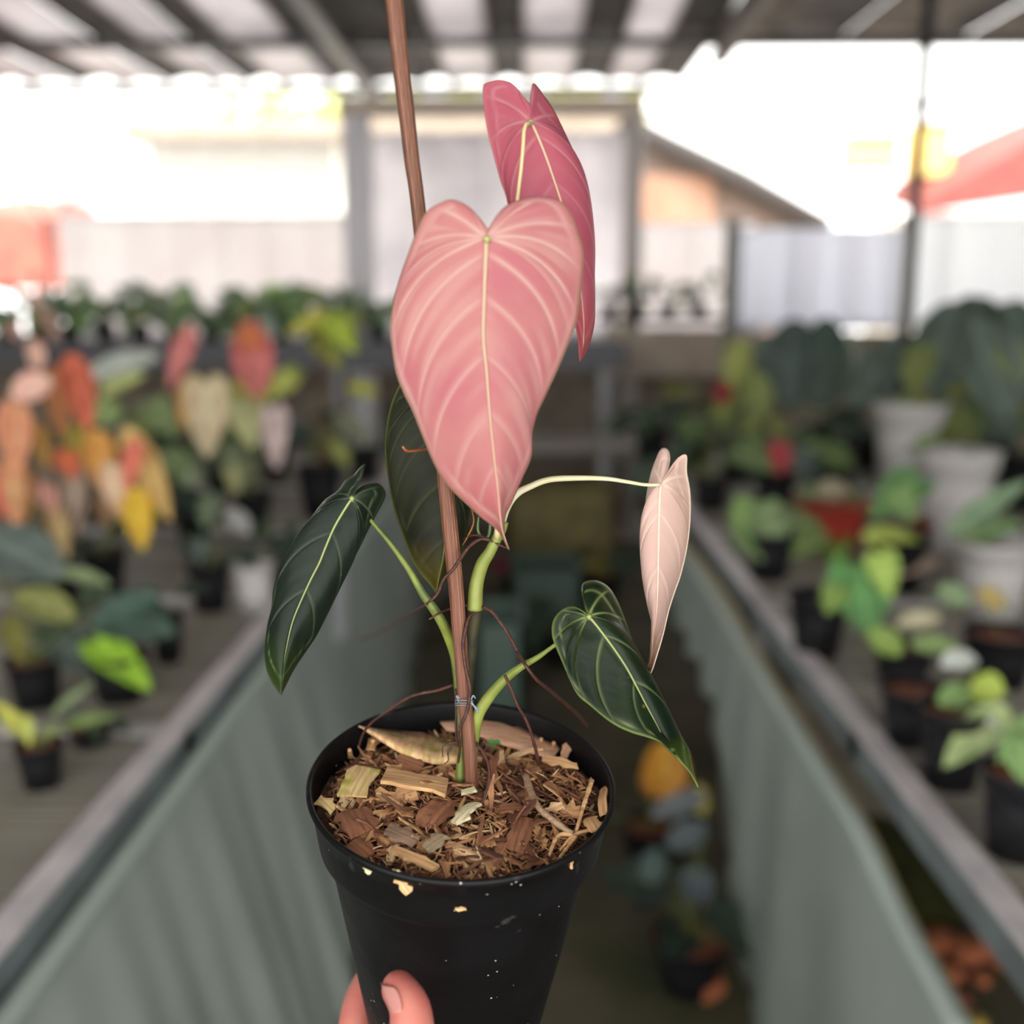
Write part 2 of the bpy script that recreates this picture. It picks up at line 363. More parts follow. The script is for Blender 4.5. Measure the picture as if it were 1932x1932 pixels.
# large single pieces, each where it lies
def fibre_mat(name, a, c, green=None, k=1.0, sc=(60, 700, 300)):
    m, nt, b = new_mat(name); N = nt.nodes.new; L = nt.links.new
    tc = N('ShaderNodeTexCoord'); mp = N('ShaderNodeMapping'); mp.inputs['Scale'].default_value = sc; L(tc.outputs['Object'], mp.inputs['Vector'])
    nz = N('ShaderNodeTexNoise'); nz.inputs['Scale'].default_value = 1; nz.inputs['Detail'].default_value = 5; L(mp.outputs[0], nz.inputs['Vector'])
    rp = N('ShaderNodeValToRGB'); L(nz.outputs['Fac'], rp.inputs[0]); rp.color_ramp.elements[0].position = .3; rp.color_ramp.elements[1].position = .7
    rp.color_ramp.elements[0].color = col(a, k); rp.color_ramp.elements[1].color = col(c, k); o = rp.outputs[0]
    if green:
        n2 = N('ShaderNodeTexNoise'); n2.inputs['Scale'].default_value = 90; L(tc.outputs['Object'], n2.inputs['Vector']); mr = N('ShaderNodeMapRange'); L(n2.outputs['Fac'], mr.inputs[0]); mr.inputs[1].default_value = .5; mr.inputs[2].default_value = .68
        x = N('ShaderNodeMix'); x.data_type = 'RGBA'; L(mr.outputs[0], x.inputs[0]); L(o, x.inputs[6]); x.inputs[7].default_value = col(green, k); o = x.outputs[2]
    L(o, b.inputs['Base Color']); b.inputs['Roughness'].default_value = .62
    bp = N('ShaderNodeBump'); bp.inputs['Strength'].default_value = .5; bp.inputs['Distance'].default_value = .0008; L(nz.outputs['Fac'], bp.inputs['Height']); L(bp.outputs[0], b.inputs['Normal']); return m
def big_chip(name, A, B, wpx, m, up=.003, upB=None, th=.0008, taper=.1, jag=.15, curl=.05, roll=0, seed=1, label=None):
    a = soil(A[0], A[1], up); c = soil(B[0], B[1], up if upB is None else upB)
    d = c - a; L_ = d.length; X = d / L_; Y = Vector((0, 0, 1)).cross(X).normalized(); Z = X.cross(Y)
    w = wpx * 1.3 / F * .425
    v, f = chip_verts(L_, w, th, seed, jag, curl, taper); c_ = (a + c) / 2
    M_ = PM @ Matrix(((X.x, Y.x, Z.x, c_.x), (X.y, Y.y, Z.y, c_.y), (X.z, Y.z, Z.z, c_.z), (0, 0, 0, 1))) @ Matrix.Rotation(roll, 4, 'X')
    return link(name, mesh(name, v, f, False), m, sub, M_, label)
tan = fibre_mat('tan_wood', (186, 134, 90), (240, 196, 140)); tang = fibre_mat('mossy_tan_wood', (186, 150, 96), (240, 212, 150), (170, 165, 70))
pinkw = fibre_mat('pinkish_husk', (186, 132, 104), (238, 192, 156), sc=(40, 900, 300)); dkw = fibre_mat('dark_bark', (110, 68, 48), (172, 118, 84))
pale = fibre_mat('pale_bark', (190, 176, 130), (246, 236, 196), (140, 150, 90))
def px1(x, y): return (560 + x * .3376, 1280 + y * .3376)
big_chip('bark_chip', px1(485, 545), px1(840, 610), 46, tan, .0065, .006, .0016, 0, .22, .02, -.15, 5, 'tan block of bark')
big_chip('bark_chip', px1(390, 500), px1(300, 660), 46, tang, .007, .0055, .0008, .05, .2, .05, .1, 8, 'mossy yellowish wood flake')
big_chip('bark_chip', px1(310, 740), px1(380, 860), 48, dkw, .004, .004, .001, .1, .3, .05, .1, 9)
big_chip('bark_chip', px1(840, 690), px1(720, 830), 42, dkw, .004, .003, .001, .3, .3, .08, 0, 10)
big_chip('bark_chip', px1(505, 840), px1(670, 915), 30, fibre_mat('greyed_wood', (120, 92, 74), (176, 146, 120)), .004, .004, .0012, .2, .4, .05, 0, 11)
big_chip('bark_chip', px1(540, 960), px1(780, 1060), 16, tan, .005, .006, .0014, .2, .3, .04, 0, 12)
big_chip('bark_chip', px1(1010, 700), px1(880, 810), 26, pale, .006, .005, .0012, .5, .5, .1, .2, 13, 'pale greenish bark flake')
big_chip('bark_chip', px1(1370, 455), px1(1570, 495), 18, tan, .005, .005, .0006, .4, .5, .12, .2, 14)
big_chip('bark_chip', px1(1490, 440), px1(1535, 340), 15, pinkw, .004, .008, .0006, .4, .3, .05, .3, 15)
big_chip('bark_chip', px1(1270, 780), px1(1210, 960), 34, dkw, .004, .003, .001, .2, .4, .05, 0, 16)
big_chip('bark_chip', px1(120, 670), px1(200, 745), 22, tang, .005, .005, .0007, .6, .6, .1, .2, 17)
big_chip('bark_chip', px1(720, 960), px1(830, 880), 26, fibre_mat('grey_green_wood', (130, 112, 84), (186, 164, 130)), .0045, .005, .0008, .3, .4, .1, 0, 18)
big_chip('bark_chip', px1(1640, 780), px1(1680, 850), 26, tan, .004, .006, .0006, .3, .4, .1, .1, 19)
big_chip('bark_chip', px1(450, 300), px1(420, 400), 22, tan, .003, .004, .0006, .4, .5, .1, .1, 20)
big_chip('bark_chip', px1(1720, 610), px1(1715, 760), 14, tan, .004, .006, .0008, .2, .2, .1, .5, 21)
big_chip('bark_chip', px1(1130, 730), px1(1260, 720), 20, dkw, .004, .004, .001, .3, .4, .05, 0, 22)
big_chip('bark_chip', px1(300, 920), px1(400, 1000), 34, dkw, .003, .003, .001, .2, .3, .1, 0, 23)
big_chip('bark_chip', px1(920, 640), px1(1000, 620), 10, pale, .006, .006, .001, .1, .2, .02, 0, 24)
big_chip('bark_chip', px1(560, 450), px1(700, 500), 36, dkw, .004, .003, .001, .1, .4, .05, .2, 25)
# the pointed dry husk on the left and the flat strip at the back, each spanned between its two long edges
def husk(name, hl, hr, ups, m, label, arch=.003):
    v = []; f = []; n = len(hl)
    for i in range(n):
        for j in range(5):
            t = j / 4; P_ = Vector(px1(*hl[i])).lerp(Vector(px1(*hr[i])), t); v.append(PM @ soil(P_.x, P_.y, ups[i] + arch * math.sin(math.pi * t) * (.15 if i == 0 else 1)))
    for i in range(n - 1):
        for j in range(4): a = i * 5 + j; f.append([a, a + 1, a + 6, a + 5])
    o = link(name, mesh(name, v, f), m, sub, None, label); md = o.modifiers.new('t', 'SOLIDIFY'); md.thickness = .0006; return o
husk('dry_husk', [(345, 264), (450, 278), (560, 290), (700, 300), (800, 330), (910, 370), (1035, 440)], [(347, 268), (430, 330), (560, 410), (680, 455), (760, 478), (880, 482), (1035, 468)], [.0125, .0085, .006, .005, .0045, .0045, .0045], fibre_mat('tan_husk', (204, 150, 108), (248, 214, 158), (168, 156, 70), sc=(500, 90, 90)), 'pointed dry husk with a moss stain')
husk('wood_strip', [(800, 240), (900, 232), (1040, 210), (1140, 212), (1240, 268), (1380, 335), (1478, 380)], [(835, 290), (930, 300), (1040, 330), (1150, 368), (1250, 398), (1350, 425), (1430, 444)], [.0055, .0055, .0055, .005, .005, .005, .0045], fibre_mat('pinkish_strip', (192, 138, 108), (240, 196, 160), sc=(90, 900, 300)), 'long flat pinkish tan wood strip', .0008)
# twigs
def twig(P, r, m=tan, name='twig', seg=6):
    pts = []
    for (x, y, up) in P: pts.append(PM @ soil(*px1(x, y), up))
    pts = cr(pts, len(P) * 5); n = len(pts); return MB().tube(pts, [r * (1.1 - .4 * i / n) * rn.uniform(.85, 1.15) for i in range(n)], seg).build(name, m, sub)
twig([(1650, 570, .009), (1600, 720, .006), (1560, 860, .004)], .0010)
twig([(1280, 545, .004), (1310, 640, .005), (1350, 720, .006), (1440, 800, .006), (1540, 870, .005)], .0016, fibre_mat('greyed_twig', (150, 118, 90), (200, 168, 134)))
twig([(1300, 640, .004), (1280, 580, .003), (1330, 560, .003)], .0008)
twig([(1540, 870, .005), (1460, 880, .005), (1410, 990, .003)], .0009); twig([(1560, 880, .005), (1500, 960, .004), (1470, 1000, .003)], .0009)
twig([(1690, 840, .005), (1560, 870, .005), (1470, 960, .003)], .0008)
twig([(830, 945, .006), (920, 915, .007), (990, 890, .006)], .0006, dkw); twig([(1070, 470, .004), (1190, 560, .003), (1320, 640, .003)], .0005, dkw)
for (x, y) in ((430, 350), (1370, 340), (300, 400), (1440, 360)): twig([(x, y + 40, .001), (x - 5, y, .008)], .0012)
# debris stuck on the outside of the pot
def outside(px, py, s):
    r = ray(px, py); lo = .3
    for i in range(900):
        p = EYE + r * (.30 + i * .0002); q = PM.inverted() @ p
        if -.16 < q.z < .0005 and math.hypot(q.x, q.y) < (.0584 + (q.z + .022) * .11 if q.z > -.026 else prad(-q.z)) + .0006: break
    a = math.atan2(q.y, q.x); M_ = PM @ Matrix.Translation(q) @ Matrix.Rotation(a, 4, 'Z') @ Matrix.Rotation(math.pi / 2, 4, 'Y') @ Matrix.Rotation(s, 4, 'Z')
    return M_
for (x, y, L_, w, m_, s) in ((590, 1140, .0095, .006, tan, .7), (395, 1065, .0040, .003, pale, .2), (1535, 1040, .0042, .0015, tan, .2), (915, 1288, .004, .0016, tan, 1.5), (580, 1088, .006, .0014, pale, 1.4)):
    v, f = chip_verts(L_, w, .0005, int(x), .6, .02, .5); link('bark_crumb', mesh('bark_crumb', v, f, False), m_, sub, outside(*px1(x, y), s))

# ------------------------------------------------------------------ stake, stems, roots, tie
def woodm():
    m, nt, b = new_mat('stake_wood'); N = nt.nodes.new; L = nt.links.new
    at = N('ShaderNodeAttribute'); at.attribute_name = 'leafdata'; sp = N('ShaderNodeSeparateColor'); L(at.outputs['Color'], sp.inputs[0]); rp = N('ShaderNodeValToRGB'); L(sp.outputs[0], rp.inputs[0])
    E_ = rp.color_ramp.elements; E_[0].color = col((58, 34, 24)); E_[1].color = col((176, 124, 94)); e = E_.new(.45); e.color = col((128, 80, 58)); e = E_.new(.8); e.color = col((94, 58, 42))
    tc = N('ShaderNodeTexCoord'); mp = N('ShaderNodeMapping'); mp.inputs['Scale'].default_value = (1500, 1500, 60); L(tc.outputs['Object'], mp.inputs['Vector']); nz = N('ShaderNodeTexNoise'); nz.inputs['Detail'].default_value = 4; nz.inputs['Scale'].default_value = 1; L(mp.outputs[0], nz.inputs['Vector'])
    fr = N('ShaderNodeMapRange'); L(nz.outputs['Fac'], fr.inputs[0]); fr.inputs[1].default_value = .3; fr.inputs[2].default_value = .7; fr.inputs[3].default_value = .7; fr.inputs[4].default_value = 1.3; hs = N('ShaderNodeHueSaturation'); L(fr.outputs[0], hs.inputs['Value']); L(rp.outputs[0], hs.inputs['Color']); L(hs.outputs[0], b.inputs['Base Color']); b.inputs['Roughness'].default_value = .6
    bp = N('ShaderNodeBump'); bp.inputs['Strength'].default_value = .6; bp.inputs['Distance'].default_value = .0005; L(nz.outputs['Fac'], bp.inputs['Height']); L(bp.outputs[0], b.inputs['Normal']); return m
def sd(y): return .366 + (.432 - .366) * max(y + 40, 0) / 1520
SP = [(735, -90), (744, 0), (754, 100), (768, 220), (777, 300), (787, 372), (803, 520), (820, 700), (836, 860), (850, 998), (862, 1124), (874, 1290), (885, 1398), (890, 1480), (892, 1530)]
SWD = {-90: 37, 0: 36, 372: 28, 998: 31, 1290: 26, 1530: 27}
def interp(t, D):
    K = sorted(D)
    for a, c in zip(K, K[1:]):
        if a <= t <= c: return D[a] + (D[c] - D[a]) * (t - a) / (c - a)
    return D[K[-1]] if t > K[-1] else D[K[0]]
sv = []; sf = []; sdta = []; path = cr_s([(x, y, sd(y)) for x, y in SP], 110); seg = 40
for i, (x, y, d) in enumerate(path):
    c = unp(x, y, d); r = interp(y, SWD) / 2 / F * d; n_ = len(path)
    t = (unp(*path[min(i + 1, n_ - 1)]) - unp(*path[max(i - 1, 0)])).normalized(); X = CM @ Vector((1, 0, 0)); X = (X - t * X.dot(t)).normalized(); Y = t.cross(X)
    for k in range(seg):
        a = 2 * math.pi * k / seg; g = .5 + .5 * math.sin(k * 2.9 + .6 * math.sin(i * .05)) ; g2 = noise.noise(Vector((k * .8, i * .02, 4)))
        rr = r * (1 - .15 * g + .05 * g2) * (1 + .012 * noise.noise(Vector((k, i * .7, 1))))
        sq = 1 / max(abs(math.cos(a)), abs(math.sin(a))); rr *= (1 + (min(sq, 1.25) - 1) * .45)
        sv.append(c + (X * math.cos(a) + Y * math.sin(a)) * rr); sdta.append((min(1, max(0, 1 - g * .75 + g2 * .5)), 0, 0))
for i in range(len(path) - 1):
    for k in range(seg): a = i * seg + k; b_ = i * seg + (k + 1) % seg; sf.append([a, a + seg, b_ + seg, b_])
me = mesh('stake', sv, sf); wattr(me, sdta); link('stake', me, woodm(), hp, None, 'reddish brown fluted wooden stake')

green = mat('stem_green', (128, 142, 58), .45, rgb2=(158, 166, 82), scale=70, k=.8); dgreen = mat('stalk_dark_green', (88, 104, 44), .45, rgb2=(134, 144, 58), scale=60)
pale_st = mat('pale_stalk', (222, 212, 184), .5, k=1.1, rgb2=(200, 196, 150), scale=50, trans=.15); brown_st = mat('old_stem', (70, 66, 40), .6, rgb2=(48, 46, 32), scale=120, bump=.6)
def ptube(name, P, W_, m, n=40, seg=14, parent=hp, label=None, flat=1.0, ridges=0):
    pts = cr_s(P, n); ww = cr([(0, 0, w) for w in W_], n) if len(W_) > 2 else None
    rr = [];
    for i, (x, y, d) in enumerate(pts):
        t = i / (n - 1) * (len(W_) - 1); a = min(int(t), len(W_) - 2); w = W_[a] + (W_[a + 1] - W_[a]) * (t - a); rr.append(w / 2 / F * d)
    return MB().tube([unp(*p) for p in pts], rr, seg, True, flat).build(name, m, parent, True, label)
# petiole and stem paths: (x, y, distance)
ptube('petiole', [(1003, 231, .3835), (994, 233, .380), (989, 243, .379), (987, 275, .379), (983, 320, .380), (976, 378, .382), (968, 460, .388), (960, 600, .396), (952, 800, .405), (945, 960, .412), (938, 1012, .415)], [7, 7, 8, 9, 11, 14], mat('cream_stalk', (196, 182, 132), .45, k=1.1), 60)
ptube('petiole', [(1246, 914, .4085), (1232, 915, .407), (1212, 914, .4065), (1177, 908, .406), (1141, 903, .406), (1089, 902, .407), (1036, 905, .408), (1000, 918, .409), (975, 932, .411), (955, 960, .414), (940, 1010, .416)], [6, 7, 9, 11, 12, 15, 16], pale_st, 50, label='pale cream petiole')
ptube('petiole', [(920, 455, .3575), (921, 470, .366), (926, 560, .378), (932, 700, .388), (936, 850, .399), (940, 980, .4105), (938, 1015, .414)], [8, 9, 12, 14], mat('cream_stalk', (0, 0, 0)), 40)
ptube('petiole', [(665, 941, .405), (678, 955, .411), (700, 983, .414), (738, 1028, .417), (771, 1074, .419), (798, 1121, .421), (828, 1164, .424), (846, 1200, .4285), (857, 1235, .432), (861, 1280, .434), (867, 1350, .437), (870, 1420, .437), (869, 1475, .436)], [6, 8, 10, 13, 18, 20, 13, 12, 14, 22], dgreen, 70)
ptube('petiole', [(1111, 1165, .3985), (1095, 1185, .404), (1072, 1203, .408), (1046, 1218, .411), (1015, 1240, .4135), (987, 1256, .416), (958, 1277, .419), (930, 1306, .4225), (909, 1335, .426), (899, 1360, .4285), (893, 1400, .432), (888, 1470, .436)], [6, 7, 8, 13, 18, 22, 23, 20, 18], green, 70)
ptube('stem', [(952, 985, .413), (944, 1005, .414), (934, 1022, .415), (924, 1042, .416), (911, 1062, .4175), (903, 1085, .419), (898, 1110, .420), (896, 1150, .4215)], [16, 20, 21, 25, 26, 28, 29], green, 40, 18, label='green stem segment with a node')
ptube('stem', [(896, 1146, .4215), (893, 1175, .424), (888, 1220, .428), (884, 1300, .434), (882, 1400, .438), (880, 1480, .440)], [28, 24, 17, 14, 14], brown_st, 40, 14, label='older dark brown stem segment')
ptube('sheath', [(951, 985, .4115), (950, 1005, .411), (957, 1030, .410), (961, 1038, .410)], [11, 8, 5, 1.5], green, 14, 8, flat=.4)
ptube('sheath', [(903, 975, .417), (902, 1000, .4165), (909, 1013, .416), (920, 1013, .416), (924, 1000, .4165), (926, 970, .417)], [5, 8, 9, 9, 8, 5], mat('sheath_green', (104, 128, 76), .5), 30, 8, flat=.5)
ptube('sheath', [(890, 960, .419), (894, 985, .4185), (884, 1010, .418), (872, 1030, .418)], [3, 6, 6, 1], mat('tan_sheath', (168, 118, 52), .6), 20, 8, flat=.4)
rootm = mat('root_brown', (88, 46, 34), .55, rgb2=(58, 32, 26), scale=240, bump=.5, bscale=400); rooto = mat('root_orange', (176, 100, 62), .5)
c1 = px1
def c2(x, y): return (480 + x * .3312, 700 + y * .3312)
def c4(x, y): return (860 + x * .3519, 820 + y * .3519)
def root(P, w, m=rootm, w2=None):
    n = len(P) * 5
    rr = random.Random(int(P[0][0] * 7)); Q = [(x + rr.uniform(-1, 1) * 1.0, y + rr.uniform(-1, 1), d) for x, y, d in P]
    return ptube('aerial_root', Q, [w, w, w2 or w * .7], m, n, 7)
root([(*c2(845, 428), .398), (*c2(856, 450), .399), (*c2(880, 456), .401), (*c2(940, 448), .405), (*c2(1010, 438), .412)], 5.5, rooto)
root([(*c2(1340, 965), .411), (*c2(1290, 955), .411), (*c2(1230, 1000), .409), (*c2(1180, 1060), .407), (*c2(1130, 1130), .406), (*c2(1080, 1190), .407), (*c2(1040, 1270), .409), (*c2(980, 1328), .411)], 7)
root([(*c2(1190, 960), .419), (*c2(1240, 935), .417), (*c2(1300, 945), .414), (*c2(1400, 990), .413), (*c2(1450, 1015), .411)], 5)
root([(*c2(1215, 1335), .421), (*c2(1110, 1355), .424), (*c2(1050, 1380), .419), (*c2(998, 1412), .417)], 5.5)
root([(*c2(1300, 1345), .420), (*c2(1350, 1370), .418), (*c2(1400, 1430), .416), (*c2(1440, 1485), .416), (*c2(1500, 1600), .418), (*c4(330, 1170), .417), (*c4(375, 1240), .411), (*c4(430, 1310), .414), (*c4(490, 1360), .425), (*c4(560, 1420), .45), (*c4(640, 1490), .47), (*c4(700, 1560), .49)], 6.5, rootm, 8)
root([(*c4(262, 1288), .412), (*c4(300, 1370), .414), (*c4(330, 1450), .417), (*c4(370, 1520), .421), (*c4(400, 1590), .425), (*c4(425, 1680), .430), (*c4(442, 1760), .436)], 6, rootm, 7)
root([(*c1(880, 35), .438), (*c1(790, 68), .437), (*c1(720, 80), .436), (*c1(640, 100), .437), (*c1(560, 145), .441), (*c1(480, 200), .445), (*c1(410, 250), .449), (*c1(370, 310), .453), (*c1(345, 390), .455)], 6)
root([(*c2(1280, 1365), .420), (*c2(1225, 1400), .418), (*c2(1205, 1470), .4155), (*c2(1190, 1560), .417), (*c2(1200, 1680), .4185), (*c2(1225, 1790), .419), (*c1(965, 90), .420), (*c1(950, 190), .4215), (*c1(905, 290), .4235), (*c1(915, 370), .4265), (*c1(900, 470), .431)], 7)
root([(*c1(890, 60), .431), (*c1(893, 200), .432), (*c1(888, 310), .433), (*c1(905, 380), .434)], 5)
root([(*c1(1000, 360), .429), (*c1(1040, 410), .427), (*c1(1070, 480), .425), (*c1(1075, 560), .4225), (*c1(1050, 650), .420), (*c1(1030, 700), .419)], 6)
root([(*c1(1010, 330), .434), (*c1(1050, 345), .434), (*c1(1058, 400), .434)], 4)
for q in ([(900, 355), (850, 365), (815, 385), (812, 440)], [(880, 370), (850, 420), (848, 460), (820, 480)], [(870, 385), (845, 400), (838, 430)]):
    root([(*c1(x, y), .424) for x, y in q], 2.6)
root([(*c2(985, 1330), .42), (*c2(900, 1380), .50), (*c2(790, 1445), .60), (*c2(700, 1490), .68), (*c2(600, 1530), .75)], 5)
tiem = mat('tie_strand', (132, 150, 160), .25, trans=.2)
for dy, rx in ((0, 1.0), (5, 1.02), (9, .99)):
    pts = []
    for k in range(25):
        a = 2 * math.pi * k / 24; c = unp(875.5, 1322 + dy, .4245); rr = 17.0 * rx / F * .4245; pts.append(c + CM @ Vector((math.cos(a) * rr, .22 * rr * math.sin(a), math.sin(a) * rr)))
    MB().tube(pts, .0002, 6).build('tie', tiem, hp)
for P in ([(888, 1326), (897, 1334), (906, 1341)], [(889, 1322), (898, 1338), (904, 1345)], [(889, 1320), (893, 1312), (897, 1318)], [(866, 1324), (861, 1312), (868, 1318)]): ptube('tie', [(x, y, .416) for x, y in P], [2.6, 3.4, 2.4], tiem, 12, 6)
# clover seedling
sg = mat('seedling_green', (112, 172, 96), .5, k=1.1, trans=.3); s0 = PM @ soil(*c1(1108, 425), 0)
tp = PM @ soil(*c1(1100, 370), .009); sprout = MB().tube([s0, s0.lerp(tp, .5), tp], .0004, 6).build('seedling_stem', sg, hp)
for a in (0.3, 1.5, 2.8, 4.3):
    vs = [tp + PM.to_3x3() @ Vector((0, 0, 0))]; 
    for k in range(11):
        b_ = (k / 10 - .5) * 1.9; q = .0034 * (1 - .22 * math.exp(-(b_ / .25) ** 2)); vs.append(tp + PM.to_3x3() @ Vector((math.cos(a + b_ * .62) * q, math.sin(a + b_ * .62) * q, .0006 + .0006 * abs(b_))))
    link('leaflet', mesh('leaflet', vs, [[0, k, k + 1] for k in range(1, 11)]), sg, hp)

# ------------------------------------------------------------------ the six leaves
VN = [(.06, .7), (.15, .85), (.26, .75), (.36, .9), (.46, .95), (.57, .8), (.66, .7), (.75, .6), (.83, .5), (.90, .35)]
cream = mat('cream_midrib', (222, 190, 158), .5, k=.75); limer = mat('lime_midrib', (168, 182, 108), .45, k=.8); pinkrib = mat('pinkish_midrib', (228, 205, 182), .5, k=1.1)
mA = leaf_mat('pink_leaf', (224, 134, 142), (240, 198, 186), (236, 184, 156), (226, 132, 128), (230, 152, 150), .5, .2, k=.63, vk=.71)
mB = leaf_mat('rose_leaf', (208, 100, 122), (228, 158, 164), (214, 120, 122), (214, 92, 96), (214, 110, 128), .5, .25, k=.66, vk=.7)
mC = leaf_mat('pale_pink_leaf', (228, 190, 180), (238, 218, 200), (236, 212, 190), (226, 160, 112), (234, 202, 188), .5, .22, k=.8, vk=.9)
mD = leaf_mat('dark_green_leaf', (30, 46, 36), (140, 156, 116), (104, 118, 74), (64, 92, 26), (42, 57, 43), .40, .05, (150, 160, 90), k=.46, vk=.5)
mE = leaf_mat('olive_back_leaf', (34, 40, 22), (84, 92, 48), (150, 160, 80), (110, 96, 20), (50, 54, 28), .5, .06, k=.5, vk=.55)
mF = leaf_mat('green_leaf', (26, 46, 27), (168, 186, 112), (168, 190, 100), (120, 150, 36), (38, 58, 32), .34, .05, (150, 150, 60), k=.48, vk=.6)
hero_leaf(hp, 'leaf', mA, [(918, 450), (915, 520), (913, 580), (912, 640), (918, 700), (924, 780), (932, 860), (940, 930), (945, 985), (950, 1008), (960, 1036)],
    [(921, 433), (905, 412), (890, 395), (870, 382), (849, 377), (825, 386), (803, 402), (786, 437), (771, 477), (754, 526), (742, 572), (737, 622), (741, 665), (748, 705), (762, 742), (778, 775), (798, 825), (821, 879), (844, 915), (877, 948), (910, 978), (940, 1002), (960, 1036)],
    [(921, 433), (942, 401), (964, 384), (998, 373), (1029, 372), (1057, 380), (1076, 401), (1091, 439), (1100, 473), (1099, 516), (1094, 566), (1087, 609), (1073, 647), (1051, 700), (1030, 745), (1013, 782), (1004, 820), (1002, 862), (985, 903), (965, 948), (953, 975), (951, 1010), (960, 1036)],
    .356, .388, .008, .012, VN, cream, .0008, 'large salmon pink heart-shaped leaf with cream veins', dip=-.004, vw=.0012, streak=.3)
hero_leaf(hp, 'leaf', mB, [(1001, 230), (1011, 249), (1029, 293), (1048, 348), (1062, 392), (1078, 450), (1092, 520), (1100, 590), (1101, 640), (1094, 682)],
    [(1003, 202), (993, 190), (981, 175), (970, 162), (958, 154), (939, 151), (917, 157), (911, 168), (913, 202), (920, 249), (933, 299), (945, 342), (956, 373), (968, 420), (985, 465), (1005, 505), (1030, 545), (1060, 585), (1083, 612), (1089, 630), (1092, 665), (1094, 682)],
    [(1003, 202), (1001, 186), (1003, 172), (1007, 158), (1026, 181), (1045, 209), (1066, 252), (1088, 299), (1107, 345), (1116, 395), (1122, 473), (1121, 535), (1122, 597), (1116, 634), (1104, 668), (1094, 682)],
    .385, .402, -.006, .016, [(.08, .6), (.2, .8), (.33, .9), (.45, .85), (.58, .8), (.7, .6), (.82, .5)], cream, .0006, 'deep rose pink leaf seen from behind', u0=.34)
hero_leaf(hp, 'leaf', mC, [(1247, 913), (1245, 936), (1243, 996), (1242, 1066), (1240, 1137), (1235, 1189), (1231, 1235), (1227, 1272)],
    [(1251, 904), (1259, 890), (1264, 866), (1261, 850), (1252, 845), (1244, 852), (1235, 873), (1228, 894), (1222, 922), (1217, 961), (1214, 1014), (1214, 1066), (1217, 1112), (1224, 1151), (1232, 1182), (1232, 1200), (1226, 1242), (1222, 1263), (1227, 1272)],
    [(1251, 904), (1265, 887), (1275, 870), (1286, 859), (1296, 860), (1296, 890), (1302, 929), (1302, 978), (1296, 1031), (1284, 1084), (1272, 1119), (1261, 1154), (1251, 1197), (1240, 1235), (1232, 1260), (1227, 1272)],
    .4095, .4125, .009, -.012, [(.1, .9), (.22, .9), (.36, .95), (.5, .85), (.64, .7), (.78, .5)], pinkrib, .0004, 'narrow pale blush pink young leaf with a browned tip', streak=.25, quilt=.0012, u0=.40)
hero_leaf(hp, 'leaf', mD, [(664, 940), (646, 968), (629, 998), (612, 1038), (603, 1061), (586, 1094), (569, 1131), (553, 1170), (543, 1210), (535, 1256), (530, 1311)],
    [(669, 932), (674, 912), (682, 893), (689, 875), (678, 884), (668, 896), (652, 907), (638, 926), (612, 945), (589, 975), (572, 1007), (546, 1048), (526, 1083), (516, 1114), (513, 1146), (505, 1180), (500, 1230), (503, 1260), (513, 1286), (530, 1311)],
    [(669, 932), (679, 919), (695, 912), (712, 912), (722, 920), (727, 932), (722, 948), (709, 972), (695, 998), (682, 1025), (665, 1058), (646, 1091), (629, 1127), (612, 1167), (596, 1200), (576, 1230), (556, 1260), (543, 1285), (530, 1311)],
    .404, .396, .007, .016, [(.12, .4), (.26, .7), (.40, .6), (.52, .5), (.66, .5), (.8, .4)], limer, .0005, 'narrow dark velvety green leaf with a lime midrib', streak=.03, u0=.34, vw=.0004, quilt=.0018)
hero_leaf(hp, 'leaf', mE, [(838, 740), (840, 800), (842, 860), (845, 940), (842, 1000), (836, 1050), (828, 1090), (823, 1119)],
    [(836, 722), (822, 705), (800, 700), (775, 706), (756, 724), (742, 753), (733, 786), (728, 826), (727, 856), (732, 899), (740, 945), (752, 988), (765, 1025), (778, 1058), (795, 1084), (811, 1102), (823, 1119)],
    [(836, 722), (846, 706), (860, 705), (872, 730), (880, 790), (885, 860), (886, 940), (881, 990), (877, 1018), (870, 1045), (852, 1078), (836, 1104), (823, 1119)],
    .436, .432, .006, .012, [(.14, .5), (.28, .9), (.42, .9), (.54, .9), (.66, .9), (.78, .8), (.9, .5)], mat('olive_midrib', (110, 116, 50)), .0008, 'dark olive leaf seen against the light behind the stake', u0=.30, vw=.0004, quilt=.0006)
hero_leaf(hp, 'leaf', mF, [(1111, 1163), (1127, 1182), (1149, 1211), (1166, 1235), (1184, 1263), (1201, 1295), (1219, 1330), (1236, 1362), (1247, 1383), (1265, 1411), (1286, 1436), (1303, 1457), (1317, 1485)],
    [(1106, 1158), (1092, 1149), (1078, 1145), (1064, 1149), (1050, 1161), (1042, 1179), (1043, 1204), (1052, 1228), (1064, 1256), (1078, 1288), (1092, 1313), (1117, 1334), (1142, 1355), (1166, 1371), (1194, 1383), (1222, 1391), (1247, 1401), (1265, 1418), (1289, 1443), (1305, 1462), (1317, 1485)],
    [(1106, 1158), (1103, 1144), (1098, 1123), (1098, 1106), (1106, 1097), (1127, 1096), (1149, 1109), (1166, 1137), (1180, 1172), (1194, 1211), (1212, 1246), (1229, 1284), (1251, 1327), (1268, 1358), (1286, 1390), (1300, 1415), (1304, 1436), (1309, 1458), (1317, 1485)],
    .398, .393, -.006, .018, [(.1, .6), (.22, .9), (.35, .9), (.48, .9), (.62, .7), (.76, .5)], limer, .00048, 'glossy dark green heart-shaped leaf with light veins and margin', streak=.03, u0=.34, vw=.00045, quilt=.0017)

